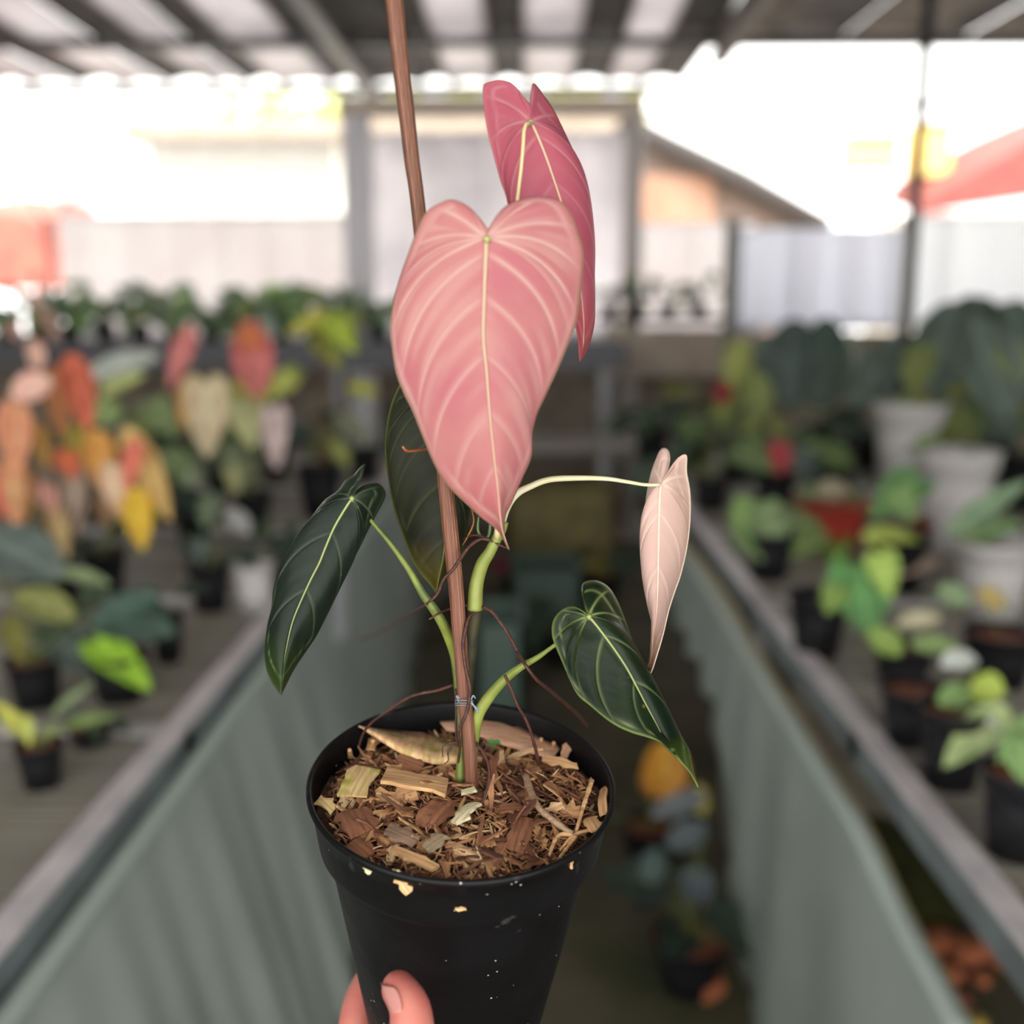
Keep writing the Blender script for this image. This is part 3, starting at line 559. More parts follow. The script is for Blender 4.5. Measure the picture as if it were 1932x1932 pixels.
for (x, y, d, r_, m_) in ((919, 451, .3548, .0013, mat('joint_green', (176, 182, 110), .5)), (664, 940, .4036, .0010, limer), (1111, 1163, .3974, .0011, limer), (1001, 231, .3838, .0011, mat('joint_green', (0, 0, 0)))):
    MB().tube([unp(x, y - 4, d + .0005), unp(x, y, d - .0004), unp(x + 1, y + 6, d + .0003)], [r_ * .5, r_, r_ * .5], 10).build('stalk_joint', m_, hp)
# ------------------------------------------------------------------ the hand that holds the pot (one continuous skin, nails as parts)
def skin_mat():
    m, nt, b = new_mat('skin'); N = nt.nodes.new; L = nt.links.new; tc = N('ShaderNodeTexCoord')
    n1 = N('ShaderNodeTexNoise'); n1.inputs['Scale'].default_value = 55; n1.inputs['Detail'].default_value = 4; L(tc.outputs['Object'], n1.inputs['Vector'])
    rp = N('ShaderNodeValToRGB'); L(n1.outputs['Fac'], rp.inputs[0]); rp.color_ramp.elements[0].position = .35; rp.color_ramp.elements[1].position = .68
    rp.color_ramp.elements[0].color = col((238, 160, 140), .76); rp.color_ramp.elements[1].color = col((232, 126, 118), .76)
    L(rp.outputs[0], b.inputs['Base Color']); b.inputs['Roughness'].default_value = .42; b.inputs['Subsurface Weight'].default_value = .25; b.inputs['Subsurface Radius'].default_value = (1, .35, .2); b.inputs['Subsurface Scale'].default_value = .004
    vo = N('ShaderNodeTexNoise'); vo.inputs['Scale'].default_value = 900; vo.inputs['Detail'].default_value = 3; L(tc.outputs['Object'], vo.inputs['Vector']); bp = N('ShaderNodeBump'); bp.inputs['Strength'].default_value = .25; bp.inputs['Distance'].default_value = .0003; L(vo.outputs['Fac'], bp.inputs['Height']); L(bp.outputs[0], b.inputs['Normal']); return m
hb = MB()
def potl(a, h, gap):                                   # a point beside the pot wall: angle (deg, 270 = towards the camera), depth below rim, gap from the wall
    r = prad(h) + gap; a = math.radians(a); return PM @ Vector((math.cos(a) * r, math.sin(a) * r, -h))
def limb(P, rads, flat=1.0, seg=20):
    pts = cr(P, len(P) * 6); n = len(pts); rr = []
    for i in range(n):
        t = i / (n - 1) * (len(rads) - 1); a = min(int(t), len(rads) - 2); rr.append(rads[a] + (rads[a + 1] - rads[a]) * (t - a))
    e = pts[-1] - pts[-2]; e.normalize(); r = rr[-1]                     # rounded end
    for k in range(1, 6): pts.append(pts[n - 1] + e * r * math.sin(k * math.pi / 11)); rr.append(r * math.cos(k * math.pi / 11))
    hb.tube(pts, rr, seg, True, flat)
TZ = unp(775, 1880, .372)
# thumb: root of the palm, joint, tip pressed on the wall
tt = [unp(700, 2250, .405), unp(735, 2140, .380), unp(768, 2030, .366), unp(777, 1955, .3640), unp(775, 1908, .3668), unp(766, 1885, .3690), unp(752, 1865, .3725)]
limb(tt, [.0150, .0125, .0100, .0089, .0087, .0084, .0064])
# palm from the wrist, left of the pot
wr = unp(640, 2700, .47)
limb([wr, unp(640, 2520, .47), unp(635, 2380, .462), unp(640, 2250, .455)], [.026, .025, .024, .020], .75)
for (a0, h0, hh, rr) in ((176, .138, .130, .0085), (178, .156, .148, .0085), (180, .173, .164, .0082), (184, .188, .178, .0074)):
    g = rr * .92
    limb([unp(640, 2380, .462), potl(200, h0 + .03, g + .008), potl(186, h0 + .006, g + .002), potl(165, hh, g), potl(140, hh - .004, g), potl(115, hh - .004, g), potl(92, hh - .002, g), potl(76 if rr > .008 else 92, hh, g)],
         [.015, .0120, .0098, rr * 1.08, rr, rr * .95, rr * .85, rr * .72])
hm = hb.mesh('hand'); ho = link('hand', hm, skin_mat()); tag(ho, 'bare hand gripping the black pot from below left, thumb pressed on its front', 'hand')
rm = ho.modifiers.new('one_skin', 'REMESH'); rm.mode = 'VOXEL'; rm.voxel_size = .0011; sm = ho.modifiers.new('smooth', 'SMOOTH'); sm.factor = .6; sm.iterations = 9
for p in hm.polygons: p.use_smooth = True
rm.use_smooth_shade = True
# thumb nail: a curved plate on the left-hand face of the thumb end
nm = mat('nail', (222, 150, 142), .22, k=.8, rgb2=(226, 168, 156), scale=60, spec=.6)
NL = [(717, 1854), (724, 1872), (731, 1891), (736, 1905), (744, 1913)]; NR = [(742, 1862), (752, 1868), (757, 1884), (760, 1900), (756, 1910)]
vs = []; fs = []
for i in range(9):
    t = i / 8 * 4; a = min(int(t), 3); u = t - a; l = Vector(NL[a]).lerp(Vector(NL[a + 1]), u); r = Vector(NR[a]).lerp(Vector(NR[a + 1]), u)
    for j in range(9):
        w = j / 8; p = l.lerp(r, w); vs.append((p.x, p.y, i / 8, w))
dg = bpy.context.evaluated_depsgraph_get(); dg.update(); from mathutils.bvhtree import BVHTree
bv = BVHTree.FromObject(ho, dg); V = []
for (x, y, s, w) in vs:
    r = ray(x, y); h = bv.ray_cast(EYE, r.normalized())
    V.append([x, y, depth(h[0]) if h[0] is not None else None])
dd = [v[2] for v in V if v[2] is not None]; dm = (sum(dd) / len(dd)) if dd else .37
hint = [[v[2] for v in V[i * 9:(i + 1) * 9] if v[2] is not None] for i in range(9)]
VV = []
for k, v in enumerate(V):
    i, j = divmod(k, 9); row = hint[i] or dd; d_ = v[2] if v[2] is not None else max(row); VV.append(unp(v[0], v[1], min(d_, min(row) + .006) - .0006))
for i in range(8):
    for j in range(8): a = i * 9 + j; fs.append([a, a + 1, a + 10, a + 9])
nl = link('nail', mesh('nail', VV, fs), nm, ho); md = nl.modifiers.new('s', 'SMOOTH'); md.factor = .5; md.iterations = 4; md = nl.modifiers.new('t', 'SOLIDIFY'); md.thickness = .0006; md.offset = 0
MB().tube([unp(x_, y_, d_) for x_, y_, d_ in ((718, 1855, depth(VV[1]) - .0002), (728, 1859, depth(VV[4]) - .0004), (741, 1862, depth(VV[8]) - .0002))], .00022, 6).build('nail_edge', mat('nail_edge', (110, 70, 58), .6), ho)
# ------------------------------------------------------------------ the greenhouse
def slab(name, a, b, m, parent=None, kind=None, label=None):
    o = MB().box(a, b).build(name, m, parent, False, label)
    if kind: o['kind'] = kind
    return o
floor_m = mat('mossy_floor', (96, 88, 70), .9, rgb2=(58, 62, 34), scale=2.6, bump=.5, bscale=40)
slab('floor', (-5, -2, -.1), (5, 7.6, 0), floor_m, None, 'structure')
slab('ground', (-40, 7.6, -.12), (40, 60, -.02), mat('pale_gravel', (178, 170, 156), .9, rgb2=(150, 146, 128), scale=1), None, 'structure')
# roof: lanes of pale translucent sheet between lanes of dark shade cloth, laid along the aisle
lite = mat('roof_sheet_pale', (206, 202, 204), .6, trans=.55, rgb2=(180, 176, 180), scale=1.5); dark = mat('roof_cloth_dark', (78, 76, 82), .8, trans=.18, rgb2=(62, 60, 66), scale=2)
brn = mat('roof_cloth_grey', (120, 112, 112), .8, trans=.22, rgb2=(96, 90, 92), scale=1.6)
roof = empty('ceiling', (0, 4, 3.25)); roof['kind'] = 'structure'
x = -4.6; rr = random.Random(5); i = 0
while x < 4.6:
    lt = i % 2 == 0; w = (rr.uniform(.28, .42) if lt else rr.uniform(.2, .34)); m_ = lite if lt else dark
    if x > .7: m_ = brn if lt else dark; w *= 1.3
    if -1.45 < x < -.95: m_ = dark
    y1 = 8.7 if x < 1.0 else 7.5; z = 3.25 + .02 * (i % 2) + .0
    v = []
    for k in range(9):
        for j in range(5): v.append((x + w * j / 4 + .015 * (j == 4), -2.6 + (y1 + 2.6) * k / 8, z - .03 * math.sin(math.pi * k / 2) ** 2 + (.035 * math.sin(math.pi * j / 4))))
    f = [[k * 5 + j, k * 5 + j + 1, k * 5 + j + 6, k * 5 + j + 5] for k in range(8) for j in range(4)]
    o = link('roof_sheet', mesh('roof_sheet', v, f), m_, roof); o.modifiers.new('t', 'SOLIDIFY').thickness = .004
    x += w; i += 1
steel = mat('galvanised_steel', (150, 150, 152), .45, metal=.3, rgb2=(122, 122, 126), scale=14); dsteel = mat('dark_steel', (70, 70, 74), .5)
for y in (-2.4, -1, .4, 1.8, 3.2, 4.6, 5.9, 7.15, 8.6): slab('purlin', (-4.6, y - .03, 3.16), (4.6 if y < 7.2 else 1.0, y + .03, 3.22), dsteel, roof)
for xa in (-1.2, 1.25): slab('rafter', (xa - .05, -2.5, 3.10), (xa + .05, 8.6 if xa < 1 else 7.4, 3.17), dsteel, roof)
def post(name, px, Y, w, z0, z1, m, label):
    c = onY(px, 590, Y).x; mb = MB(); mb.tube([(c, Y, z0), (c, Y, z1)], w / 2, 12); o = mb.build(name, m); mb2 = MB(); mb2.box((c - w, Y - w, z0), (c + w, Y + w, z0 + .012)); mb2.build('foot_plate', m, o); return tag(o, label, 'post')
post('roof_post', 1712, 5.0, .056, 0, 3.15, mat('post_grey', (54, 56, 60), .5), 'thin dark steel roof post in front of the white tarp on the right')
post('roof_post', 682, 7.05, .20, 0, 2.72, mat('post_light', (236, 234, 238), .6), 'broad grey roof post behind the rear shelf, beside the wooden stake')
slab('trim_1', (onY(640, 240, 7.05).x, 7.0, 2.72), (onY(1215, 240, 7.05).x, 7.1, 2.84), mat('beam_beige', (196, 180, 164), .7), None, 'structure')
post('roof_post', 1190, 7.05, .13, 0, 2.72, mat('post_mid', (196, 188, 184), .6), 'grey roof post between the white rear sheet and the brown gable')
post('roof_post', 1372, 5.9, .06, 0, 2.0, mat('post_mossy', (130, 130, 112), .6), 'short mossy post at the left edge of the white tarp')
# unseen shade-cloth side walls, added to dim reflections of the bright sky
cloth = mat('shade_cloth', (96, 100, 98), .9, trans=.35)
slab('unseen_wall_left', (-4.74, -2.7, 0), (-4.7, 7.2, 3.2), cloth, None, 'structure'); slab('unseen_wall_right', (4.7, -2.7, 0), (4.74, 7.2, 3.2), cloth, None, 'structure')
# rear wall: low board, plastic sheets above it
film = mat('plastic_film', (240, 238, 240), .5, trans=.75, rgb2=(236, 232, 234), scale=3)
def sheet(name, x0, x1, Y, z0, z1, m, sag=.03, nx=24, amp=.02, parent=None, th=.003, label=None, bottom=None):
    v = []; nz = 8
    for i in range(nz + 1):
        for j in range(nx + 1):
            X = x0 + (x1 - x0) * j / nx; t = i / nz; zb = bottom(j / nx) if bottom else z0; z = zb + (z1 - zb) * t
            v.append((X, Y + amp * math.sin(X * 17 + 2 * math.sin(X * 3)) + amp * .4 * math.sin(X * 41), z - sag * math.sin(math.pi * j / nx) * t))
    f = [[i * (nx + 1) + j, i * (nx + 1) + j + 1, (i + 1) * (nx + 1) + j + 1, (i + 1) * (nx + 1) + j] for i in range(nz) for j in range(nx)]
    o = link(name, mesh(name, v, f), m, parent, None, label); o.modifiers.new('t', 'SOLIDIFY').thickness = th; return o
wb = slab('wall_back', (-4.7, 7.25, 0), (4.7, 7.33, 1.36), mat('rear_board', (150, 138, 122), .8, rgb2=(118, 108, 96), scale=4), None, 'structure')
pf = empty('plastic_sheet', (-1, 7.2, 1.3), 'translucent white plastic sheet hung behind the rear shelf, left of the grey post', 'plastic sheet')
sheet('film', -3.15, -1.22, 7.2, 1.28, 2.14, film, .0, 60, .02, pf); sheet('upper_film', -3.15, -1.28, 7.23, 2.16, 2.62, mat('film_unshaded', (245, 245, 250), .4, alpha=.35), 0, 60, .02, pf)  # upper film made see-through to imitate the brightness of the unshaded part
pf = empty('plastic_sheet', (-.1, 7.2, 1.3), 'translucent white plastic sheet behind the pink leaves, right of the grey post', 'plastic sheet')
sheet('film', -1.08, .62, 7.2, 1.28, 2.66, mat('plastic_film_grey', (240, 238, 242), .5, trans=.75, rgb2=(220, 218, 224), scale=3), .0, 60, .02, pf)
pf = empty('plastic_sheet', (1, 7.2, 1.3), 'low white plastic sheet below the brown gable wall', 'plastic sheet')
sheet('film', .75, 1.5, 7.2, 1.2, 2.08, film, .0, 30, .02, pf)
tp_ = empty('white_tarp', (1.8, 6.3, 1.5), 'white tarp stretched left of the thin steel post, above the big dark leaves', 'tarp')
sheet('tarp_sheet', onY(1388, 500, 6.3).x, onY(1702, 500, 6.3).x, 6.3, 1.40, onY(1500, 430, 6.3).z, mat('tarp_white', (240, 242, 250), .5, trans=.75), .0, 40, .03, tp_)
for x_ in (onY(1392, 500, 6.34).x, onY(1700, 500, 6.34).x): slab('tarp_pole', (x_ - .012, 6.33, 0), (x_ + .012, 6.355, 2.05), steel, tp_)
tp_ = empty('white_tarp', (2.6, 6.4, 1.5), 'white sheet right of the thin steel post, standing in for the bright outdoors', 'tarp')  # added sheet standing in for the overexposed outdoors
sheet('tarp_sheet', onY(1722, 500, 6.4).x, 3.6, 6.4, 1.40, onY(1800, 408, 6.4).z, mat('outdoor_white', (244, 246, 252), .5, trans=.75), .0, 40, .03, tp_)
slab('tarp_pole', (3.5, 6.43, 0), (3.53, 6.46, 2.1), steel, tp_)
# neighbouring buildings and trees beyond the greenhouse
nb_ = empty('building', (-2, 14.5, 0), 'long pale building with a brown eave behind the plastic sheets', 'building')
x0, x1 = onY(228, 235, 14).x, onY(1205, 235, 14).x; ze, zt = onY(600, 256, 14).z, onY(600, 214, 14).z
slab('wall', (x0 + .2, 14.4, 0), (x1 - .2, 15.6, ze), mat('sunlit_render', (246, 240, 232), .8, k=1.1), nb_)  # wall colour raised near white in place of sunlight on it
slab('eave', (x0, 14, ze - .02), (x1, 14.6, zt - .06), mat('eave_brown', (186, 170, 154), .8, rgb2=(160, 146, 130), scale=3), nb_); slab('gutter', (x0, 13.92, ze - .06), (x1, 14, ze + .04), mat('gutter', (150, 138, 124), .6), nb_)
g_ = empty('building', (2.5, 12.4, 0), 'grey-brown gable with a steep sloping roof line, right of the pink leaves', 'building')
Yg = 12.3; pts = [onY(*p, Yg) for p in ((1178, 900), (1178, 215), (1240, 262), (1330, 300), (1420, 345), (1545, 424), (1545, 900))]
v = [Vector((p.x, Yg, p.z)) for p in pts] + [Vector((p.x, Yg + .5, p.z)) for p in pts]; nn = len(pts)
f = [list(range(nn))[::-1], list(range(nn, 2 * nn))] + [[i, (i + 1) % nn, nn + (i + 1) % nn, nn + i] for i in range(nn)]
link('gable_wall', mesh('gable_wall', v, f, False), mat('gable_brown', (140, 122, 112), .8, rgb2=(164, 142, 130), scale=1.6), g_)
mb = MB(); mb.tube([onY(1170, 225, 12.1), onY(1250, 268, 12.1), onY(1400, 340, 12.1), onY(1560, 432, 12.1)], .17, 8, True, .7); mb.build('roof_edge', mat('roof_edge_dark', (70, 64, 62), .7), g_)
slab('brick_panel', (onY(1200, 400, 12.25).x, 12.2, onY(1300, 425, 12.25).z), (onY(1345, 400, 12.25).x, 12.28, onY(1300, 330, 12.25).z), mat('brick_pink', (176, 132, 108), .8, rgb2=(190, 150, 128), scale=3), g_)
def tileroof(name, P, Y, m, parent, dy=1.2):
    pts = [onY(px, py, Y) for px, py in P]; v = []
    for p in pts: v += [p, p + Vector((0, dy, .25))]
    n = len(pts); f = [[2 * i, 2 * ((i + 1) % n), 2 * ((i + 1) % n) + 1, 2 * i + 1] for i in range(n)] + [[2 * i for i in range(n)][::-1], [2 * i + 1 for i in range(n)]]
    return link(name, mesh(name, v, f, False), m, parent)
h_ = empty('house', (3.6, 11, 0), 'distant house with a dull red tiled roof on the far right', 'house')
tileroof('tiled_roof', ((1742, 404), (1932, 376), (2050, 358), (2050, 225), (1932, 276), (1850, 318), (1765, 368)), 11, mat('red_tiles', (176, 100, 92), .8, rgb2=(160, 86, 82), scale=4, k=.7), h_)
slab('house_wall', (onY(1735, 400, 11.4).x, 11.4, 0), (6.5, 13, onY(1800, 400, 11.4).z), mat('house_wall', (240, 232, 220), .8, k=1.1), h_)
for (a, c_, e_, f_) in ((1598, 255, 1700, 318), (1722, 232, 1800, 330)):
    P0 = onY(a, f_, 11.6); P1 = onY(e_, c_, 11.6); oo = slab('awning', (P0.x, 11.6, P0.z), (P1.x, 11.9, P1.z), mat('awning_yellow', (255, 214, 130), .7, k=1.1), h_); slab('awning_rod', (P0.x, 11.56, P1.z - .03), (P1.x, 11.6, P1.z + .01), mat('awning_rod', (190, 150, 100)), oo)
mb = MB(); mb.tube([onY(1180, 214, 9), onY(1340, 222, 9), onY(1530, 214, 9), onY(1700, 198, 9), onY(1940, 190, 9)], .02, 6); tag(mb.build('overhead_cable', mat('cable', (120, 110, 104))), 'thin overhead cable across the bright sky on the right', 'cable')
mb = MB(); p_ = onY(1524, 282, 6.5); mb.tube([p_ + Vector((.02, 0, .22)), p_ + Vector((.005, 0, .1)), p_, p_ + Vector((-.012, 0, -.09))], [.003, .016, .03, .004], 8, True, .4); mb.tube([p_ + Vector((.02, 0, .21)), p_ + Vector((.02, 0, 3.2 - p_.z))], .0008, 4); tag(mb.build('dry_leaf', mat('dry_leaf', (120, 96, 90), .7)), 'small dry leaf hanging against the white sky', 'leaf')
h_ = empty('house', (-5, 11, 0), 'distant house with a salmon red roof on the far left', 'house')
tileroof('tiled_roof', ((-90, 545), (-90, 398), (20, 402), (80, 420), (112, 480), (118, 545)), 10, mat('salmon_tiles', (206, 120, 104), .8, rgb2=(190, 100, 88), scale=4, k=.9), h_)
tr = empty('bare_tree', onY(90, 590, 8.6), 'bare forked branch beside the salmon roof', 'tree'); bk = mat('bare_bark', (122, 104, 100), .8)
for P, w in (([(96, 620), (95, 520), (90, 440), (84, 410)], .03), ([(88, 430), (60, 380), (20, 340), (-20, 320)], .012), ([(88, 425), (120, 400), (165, 350), (190, 300)], .012), ([(90, 440), (110, 430), (128, 380)], .01)):
    MB().tube(cr([onY(x, y, 8.6) for x, y in P], 12), w, 7).build('branch', bk, tr)

# ------------------------------------------------------------------ background leaves and potted plants
def canon(kind, NU=12, NT=4):
    mid = [(0, 0), (0, 1)]
    if kind == 'heart': out = [(0, -.03), (.14, -.13), (.30, -.15), (.44, -.04), (.5, .12), (.47, .32), (.38, .54), (.24, .76), (.1, .92), (0, 1)]
    elif kind == 'oval': out = [(0, 0), (.16, .02), (.34, .14), (.47, .32), (.5, .5), (.44, .68), (.30, .85), (.12, .97), (0, 1)]
    else: out = [(0, 0), (.2, .03), (.4, .16), (.5, .34), (.44, .55), (.3, .75), (.13, .92), (0, 1)]
    O = cr([(a, b_, 0) for a, b_ in out], NU); P = []; f = []; D = []
    for side in (-1, 1):
        n0 = len(P)
        for i in range(NU):
            u = i / (NU - 1); s = 0 if u < .35 else ((u - .35) / .65) ** 1.1
            for j in range(NT + 1):
                t = j / NT; x = O[i].x * t; y = s + (O[i].y - s) * t - .05 * math.sin(math.pi * t) * (u > .1) * (1 - u)
                P.append((x * side, y)); vn = .75 if j == 0 else (.3 if i % 3 == 1 and j < NT else 0); D.append((vn, .5 if j == NT else 0, min(max(y, 0), 1)))
        for i in range(NU - 1):
            for j in range(NT): a = n0 + i * (NT + 1) + j; q = [a, a + 1, a + NT + 2, a + NT + 1]; f.append(q if side == 1 else q[::-1])
    return P, f, D
CN = {k_: canon(k_) for k_ in ('heart', 'oval', 'lance')}
def lm(rgb, rgb2=None, k=1.2, trans=.2):
    g_ = sum(rgb) / 3; rgb = tuple(int(v_ * .86 + g_ * .14) for v_ in rgb)
    nm = 'leaf_%d_%d_%d' % tuple(int(v_) for v_ in rgb) + ('_%d_%d_%d' % tuple(rgb2) if rgb2 else '')
    return leaf_mat(nm, rgb, [min(255, v_ * 1.18 + 16) for v_ in rgb], [min(255, v_ * 1.1 + 8) for v_ in rgb], rgb2, None, .42, trans, k=k, vk=k)
def bleaf(parent, A, T, w, m, kind='heart', cup=.18, droop=.12, rollv=0, face=None):
    d = T - A; L_ = d.length; Y = d / L_; cen = (A + T) / 2; f_ = (EYE - cen).normalized() * .8 + Vector((0, 0, .6)) if face is None else Vector(face)
    Z = (f_ - Y * f_.dot(Y)).normalized(); X = Y.cross(Z)
    if rollv: q = Matrix.Rotation(rollv, 3, Y); X = q @ X; Z = q @ Z
    P, f, D = CN[kind]; vs = [A + X * (x_ * w) + Y * (y_ * L_) + Z * (abs(x_) * w * cup - droop * L_ * (y_ * y_ - y_) * -1 * -1 * (1 if True else 0)) for x_, y_ in P]
    me = mesh('leaf', vs, f); wattr(me, D); return link('leaf', me, m, parent)
potk = mat('nursery_black', (26, 26, 30), .5, spec=.4); potw = mat('pot_pale_grey', (205, 202, 200), .6, k=1.1, rgb2=(190, 186, 184), scale=20); potr = mat('pot_red', (178, 62, 52), .5, k=1.1)
soilm = mat('coco_soil', (150, 88, 60), .9, rgb2=(96, 58, 42), scale=60, k=1.1, bump=.6, bscale=200)
stalkm = mat('bg_stalk', (104, 116, 66), .55, k=1.1); stalkb = mat('bg_stalk_brown', (112, 78, 48), .6)
POTM = {}
def pot_mesh(m, r, h):
    key = (m.name, round(h / r, 1))
    if key not in POTM:
        q = h / r; prof = [(0, 0), (.70, 0), (.86, q * .62), (.90, q * .80), (.96, q * .81), (1.0, q * .97), (1.04, q), (.99, q), (.93, q * .84), (0, q * .82)]
        me = MB().lathe(prof, 28).mesh('pot'); me.materials.append(m); POTM[key] = me
    return POTM[key]
PLANTS = []
def plant(label, group, base, w, hpx, leaves=(), z=.8, pm=potk, auto=None, crown=None, cat='potted plant', stalk=stalkm, name='potted_plant', d=None, soilc=None, hold=None):
    """base: where the pot stands (point seen at x,y on the plane z); w, hpx: its seen width and height."""
    c = onZ(base[0], base[1], z) if d is None else unp(base[0], base[1], d); dp = depth(c); r = w / 2 / F * dp / 1.04; h = hpx / F * dp / math.cos(math.radians(14))
    o = empty(name, c, label, cat, group)
    link('pot', pot_mesh(pm, r, h), None, o, Matrix.Translation(c) @ Matrix.Diagonal((r, r, r, 1)))
    n = 14; vs = [c + Vector((0, 0, h * .87))] + [c + Vector((math.cos(a * 2 * math.pi / n) * r * .95, math.sin(a * 2 * math.pi / n) * r * .95, h * .85)) for a in range(n)]
    link('soil', mesh('soil', vs, [[0, 1 + a, 1 + (a + 1) % n] for a in range(n)]), soilc or soilm, o)
    cc = c + Vector((0, 0, h * .86)); rn_ = random.Random(int(base[0] * 3 + base[1]))
    LV = []
    for lf in leaves:
        x0_, y0_, x1_, y1_, w_, rgb = lf[:6]; kd = lf[6] if len(lf) > 6 else 'heart'; dd_ = lf[7] if len(lf) > 7 else rn_.uniform(-.06, .04); r2 = lf[8] if len(lf) > 8 else None
        LV.append((unp(x0_, y0_, dp + dd_), unp(x1_, y1_, dp + dd_ - .03), w_ / F * dp, lm(rgb, r2), kd, 0))
    if auto:
        n, sz, pal, hh = auto
        for i in range(n):
            a = i * 2.4 + rn_.random(); el = rn_.uniform(.25, 1.2); R_ = hh * rn_.uniform(.5, 1.0); A_ = cc + Vector((math.cos(a) * math.cos(el) * R_, math.sin(a) * math.cos(el) * R_, math.sin(el) * R_))
            ss = sz * rn_.uniform(.7, 1.2); T_ = A_ + Vector((math.cos(a) * .75, math.sin(a) * .75, rn_.uniform(-.9, .15))).normalized() * ss; LV.append((A_, T_, ss * rn_.uniform(.5, .75), lm(pal[i % len(pal)]), 'heart' if i % 3 else 'oval', rn_.uniform(-.4, .4)))
    for (A_, T_, w_, m_, kd, rl) in LV:
        bleaf(o, A_, T_, w_, m_, kd, rollv=rl)
        s0_ = cc + Vector((rn_.uniform(-.2, .2) * r, rn_.uniform(-.2, .2) * r, 0)); md_ = s0_.lerp(A_, .5) + Vector((0, 0, .12 * (A_ - s0_).length)); rd = max(.0018, .012 * w_ + .001)
        MB().tube(cr([s0_, md_, A_], 7), rd, 5).build('petiole', stalk, o)
    return o
G1, G2, G3 = (70, 88, 60), (104, 124, 76), (54, 68, 52)
DKG, SLT, LIME, OLV, MIDG = (44, 58, 48), (84, 98, 90), (150, 176, 60), (122, 126, 66), (92, 116, 66)

# benches ----------------------------------------------------------------
def bench(name, xa, xb, y0, y1, zt, label, side):
    o = empty(name, ((xa + xb) / 2, y0, 0), label, 'bench'); lo, hi = min(xa, xb), max(xa, xb); xi = xa
    zin = .04 * side                                            # aisle rail, an angle profile: lit top and shaded face put into its colours
    a_, b_ = sorted((xi, xi + zin)); slab('rail', (a_, y0, zt + .004), (b_, y1, zt + .012), mat('rail_steel_lit', (226, 220, 220), .5, rgb2=(196, 192, 194), scale=14), o); a_, b_ = sorted((xi, xi + .006 * side)); slab('rail_face', (a_, y0, zt - .045), (b_, y1, zt + .004), mat('rail_steel_shaded', (124, 134, 136), .5, rgb2=(104, 110, 112), scale=9), o)
    for y in (y0, y1 - .04): slab('end_rail', (lo, y, zt - .04), (hi, y + .04, zt), steel, o)
    slab('outer_rail', (xb - .03, y0, zt - .04), (xb, y1, zt + .01), steel, o)
    sm_ = MB().box((lo + .02, -.012, -.004), (hi - .02, .012, 0)).mesh('slat', False); sm_.materials.append(mat('slat_grey', (146, 142, 132), .7, rand=.18, rgb2=(126, 122, 104), scale=5))
    y = y0 + .05
    while y < y1 - .05: link('slat', sm_, None, o, Matrix.Translation((0, y, zt))); y += .034
    y = y0 + .28; 
    while y < y1: slab('crossbar', (lo, y, zt - .04), (hi, y + .045, zt + .006), mat('crossbar_light', (188, 186, 186), .5), o); y += .82
    for y in (y0 + .1, (y0 + y1) / 2, y1 - .15):
        for x_ in (xa + side * .12, xb - side * .1): slab('leg', (x_ - .02, y - .02, 0), (x_ + .02, y + .02, zt - .04), steel, o)
    return o
bench('plant_bench', -.575, -2.5, .55, 5.3, .80, 'left slatted steel bench covered with colourful potted plants', -1)
bench('plant_bench', .55, 2.4, .55, 5.3, .80, 'right slatted steel bench crowded with potted plants', 1)
# cloth skirts -----------------------------------------------------------
clm = mat('skirt_cloth', (158, 166, 160), .75, k=1.35, trans=.2, rgb2=(142, 151, 145), scale=2.2)
def skirt(top, bot, label, amp=.012, nx=170, nz=14, roll=False):
    o = empty('cloth_skirt', top[0], label, 'cloth'); T_ = cr(top, nx + 1); B_ = cr(bot, nx + 1); v = []
    for j in range(nx + 1):
        for i in range(nz + 1):
            t = i / nz; p = T_[j].lerp(B_[j], t); y = p.y; w_ = (math.sin(y * 21 + 3 * math.sin(y * 2.3)) + .6 * math.sin(y * 47 + t * 2)) * amp * (.25 + t) ; v.append(p + Vector((w_, 0, 0)))
    f = [[j * (nz + 1) + i, j * (nz + 1) + i + 1, (j + 1) * (nz + 1) + i + 1, (j + 1) * (nz + 1) + i] for j in range(nx) for i in range(nz)]
    q = link('hanging_cloth', mesh('hanging_cloth', v, f), clm, o); q.modifiers.new('t', 'SOLIDIFY').thickness = .002
    MB().tube(T_[::3], .015, 8).build('rolled_hem', mat('hem_cloth', (176, 190, 180), .7), o); return o
skirt([(-.558, y, .755) for y in (.5, 1.5, 2.5, 3.6, 4.9)], [(-.36, .5, .03), (-.36, 1.5, .03), (-.40, 2.5, .03), (-.46, 3.6, .03), (-.52, 4.9, .03)], 'long grey-green cloth skirt hanging from the left bench rail')
skirt([(-.54, 4.98, .70), (-.48, 5.3, .70), (-.40, 5.6, .70)], [(-.54, 4.98, .03), (-.48, 5.3, .03), (-.40, 5.6, .03)], 'short grey-green cloth at the far end of the left bench', nx=30)
tp_px = [(1262, 1010), (1330, 1100), (1420, 1250), (1500, 1380), (1570, 1490), (1620, 1570), (1690, 1720), (1760, 1850), (1835, 1990)]
bt_px = [(1190, 965), (1240, 1070), (1285, 1180), (1340, 1320), (1362, 1440), (1368, 1600), (1385, 1750), (1415, 1910), (1440, 2050)]
skirt([onX(*p, .50) for p in tp_px][::-1], [onX(*p, .47) for p in bt_px][::-1], 'sagging grey-green cloth skirt hung beside the right bench', .010)
q = MB().tube(cr([onX(x + 14, y - 6, .52) for x, y in tp_px], 40), .010, 6).build('cloth_pole', mat('pole_cream', (186, 176, 136), .6)); tag(q, 'thin cream pole carrying the right-hand cloth skirt', 'pole')
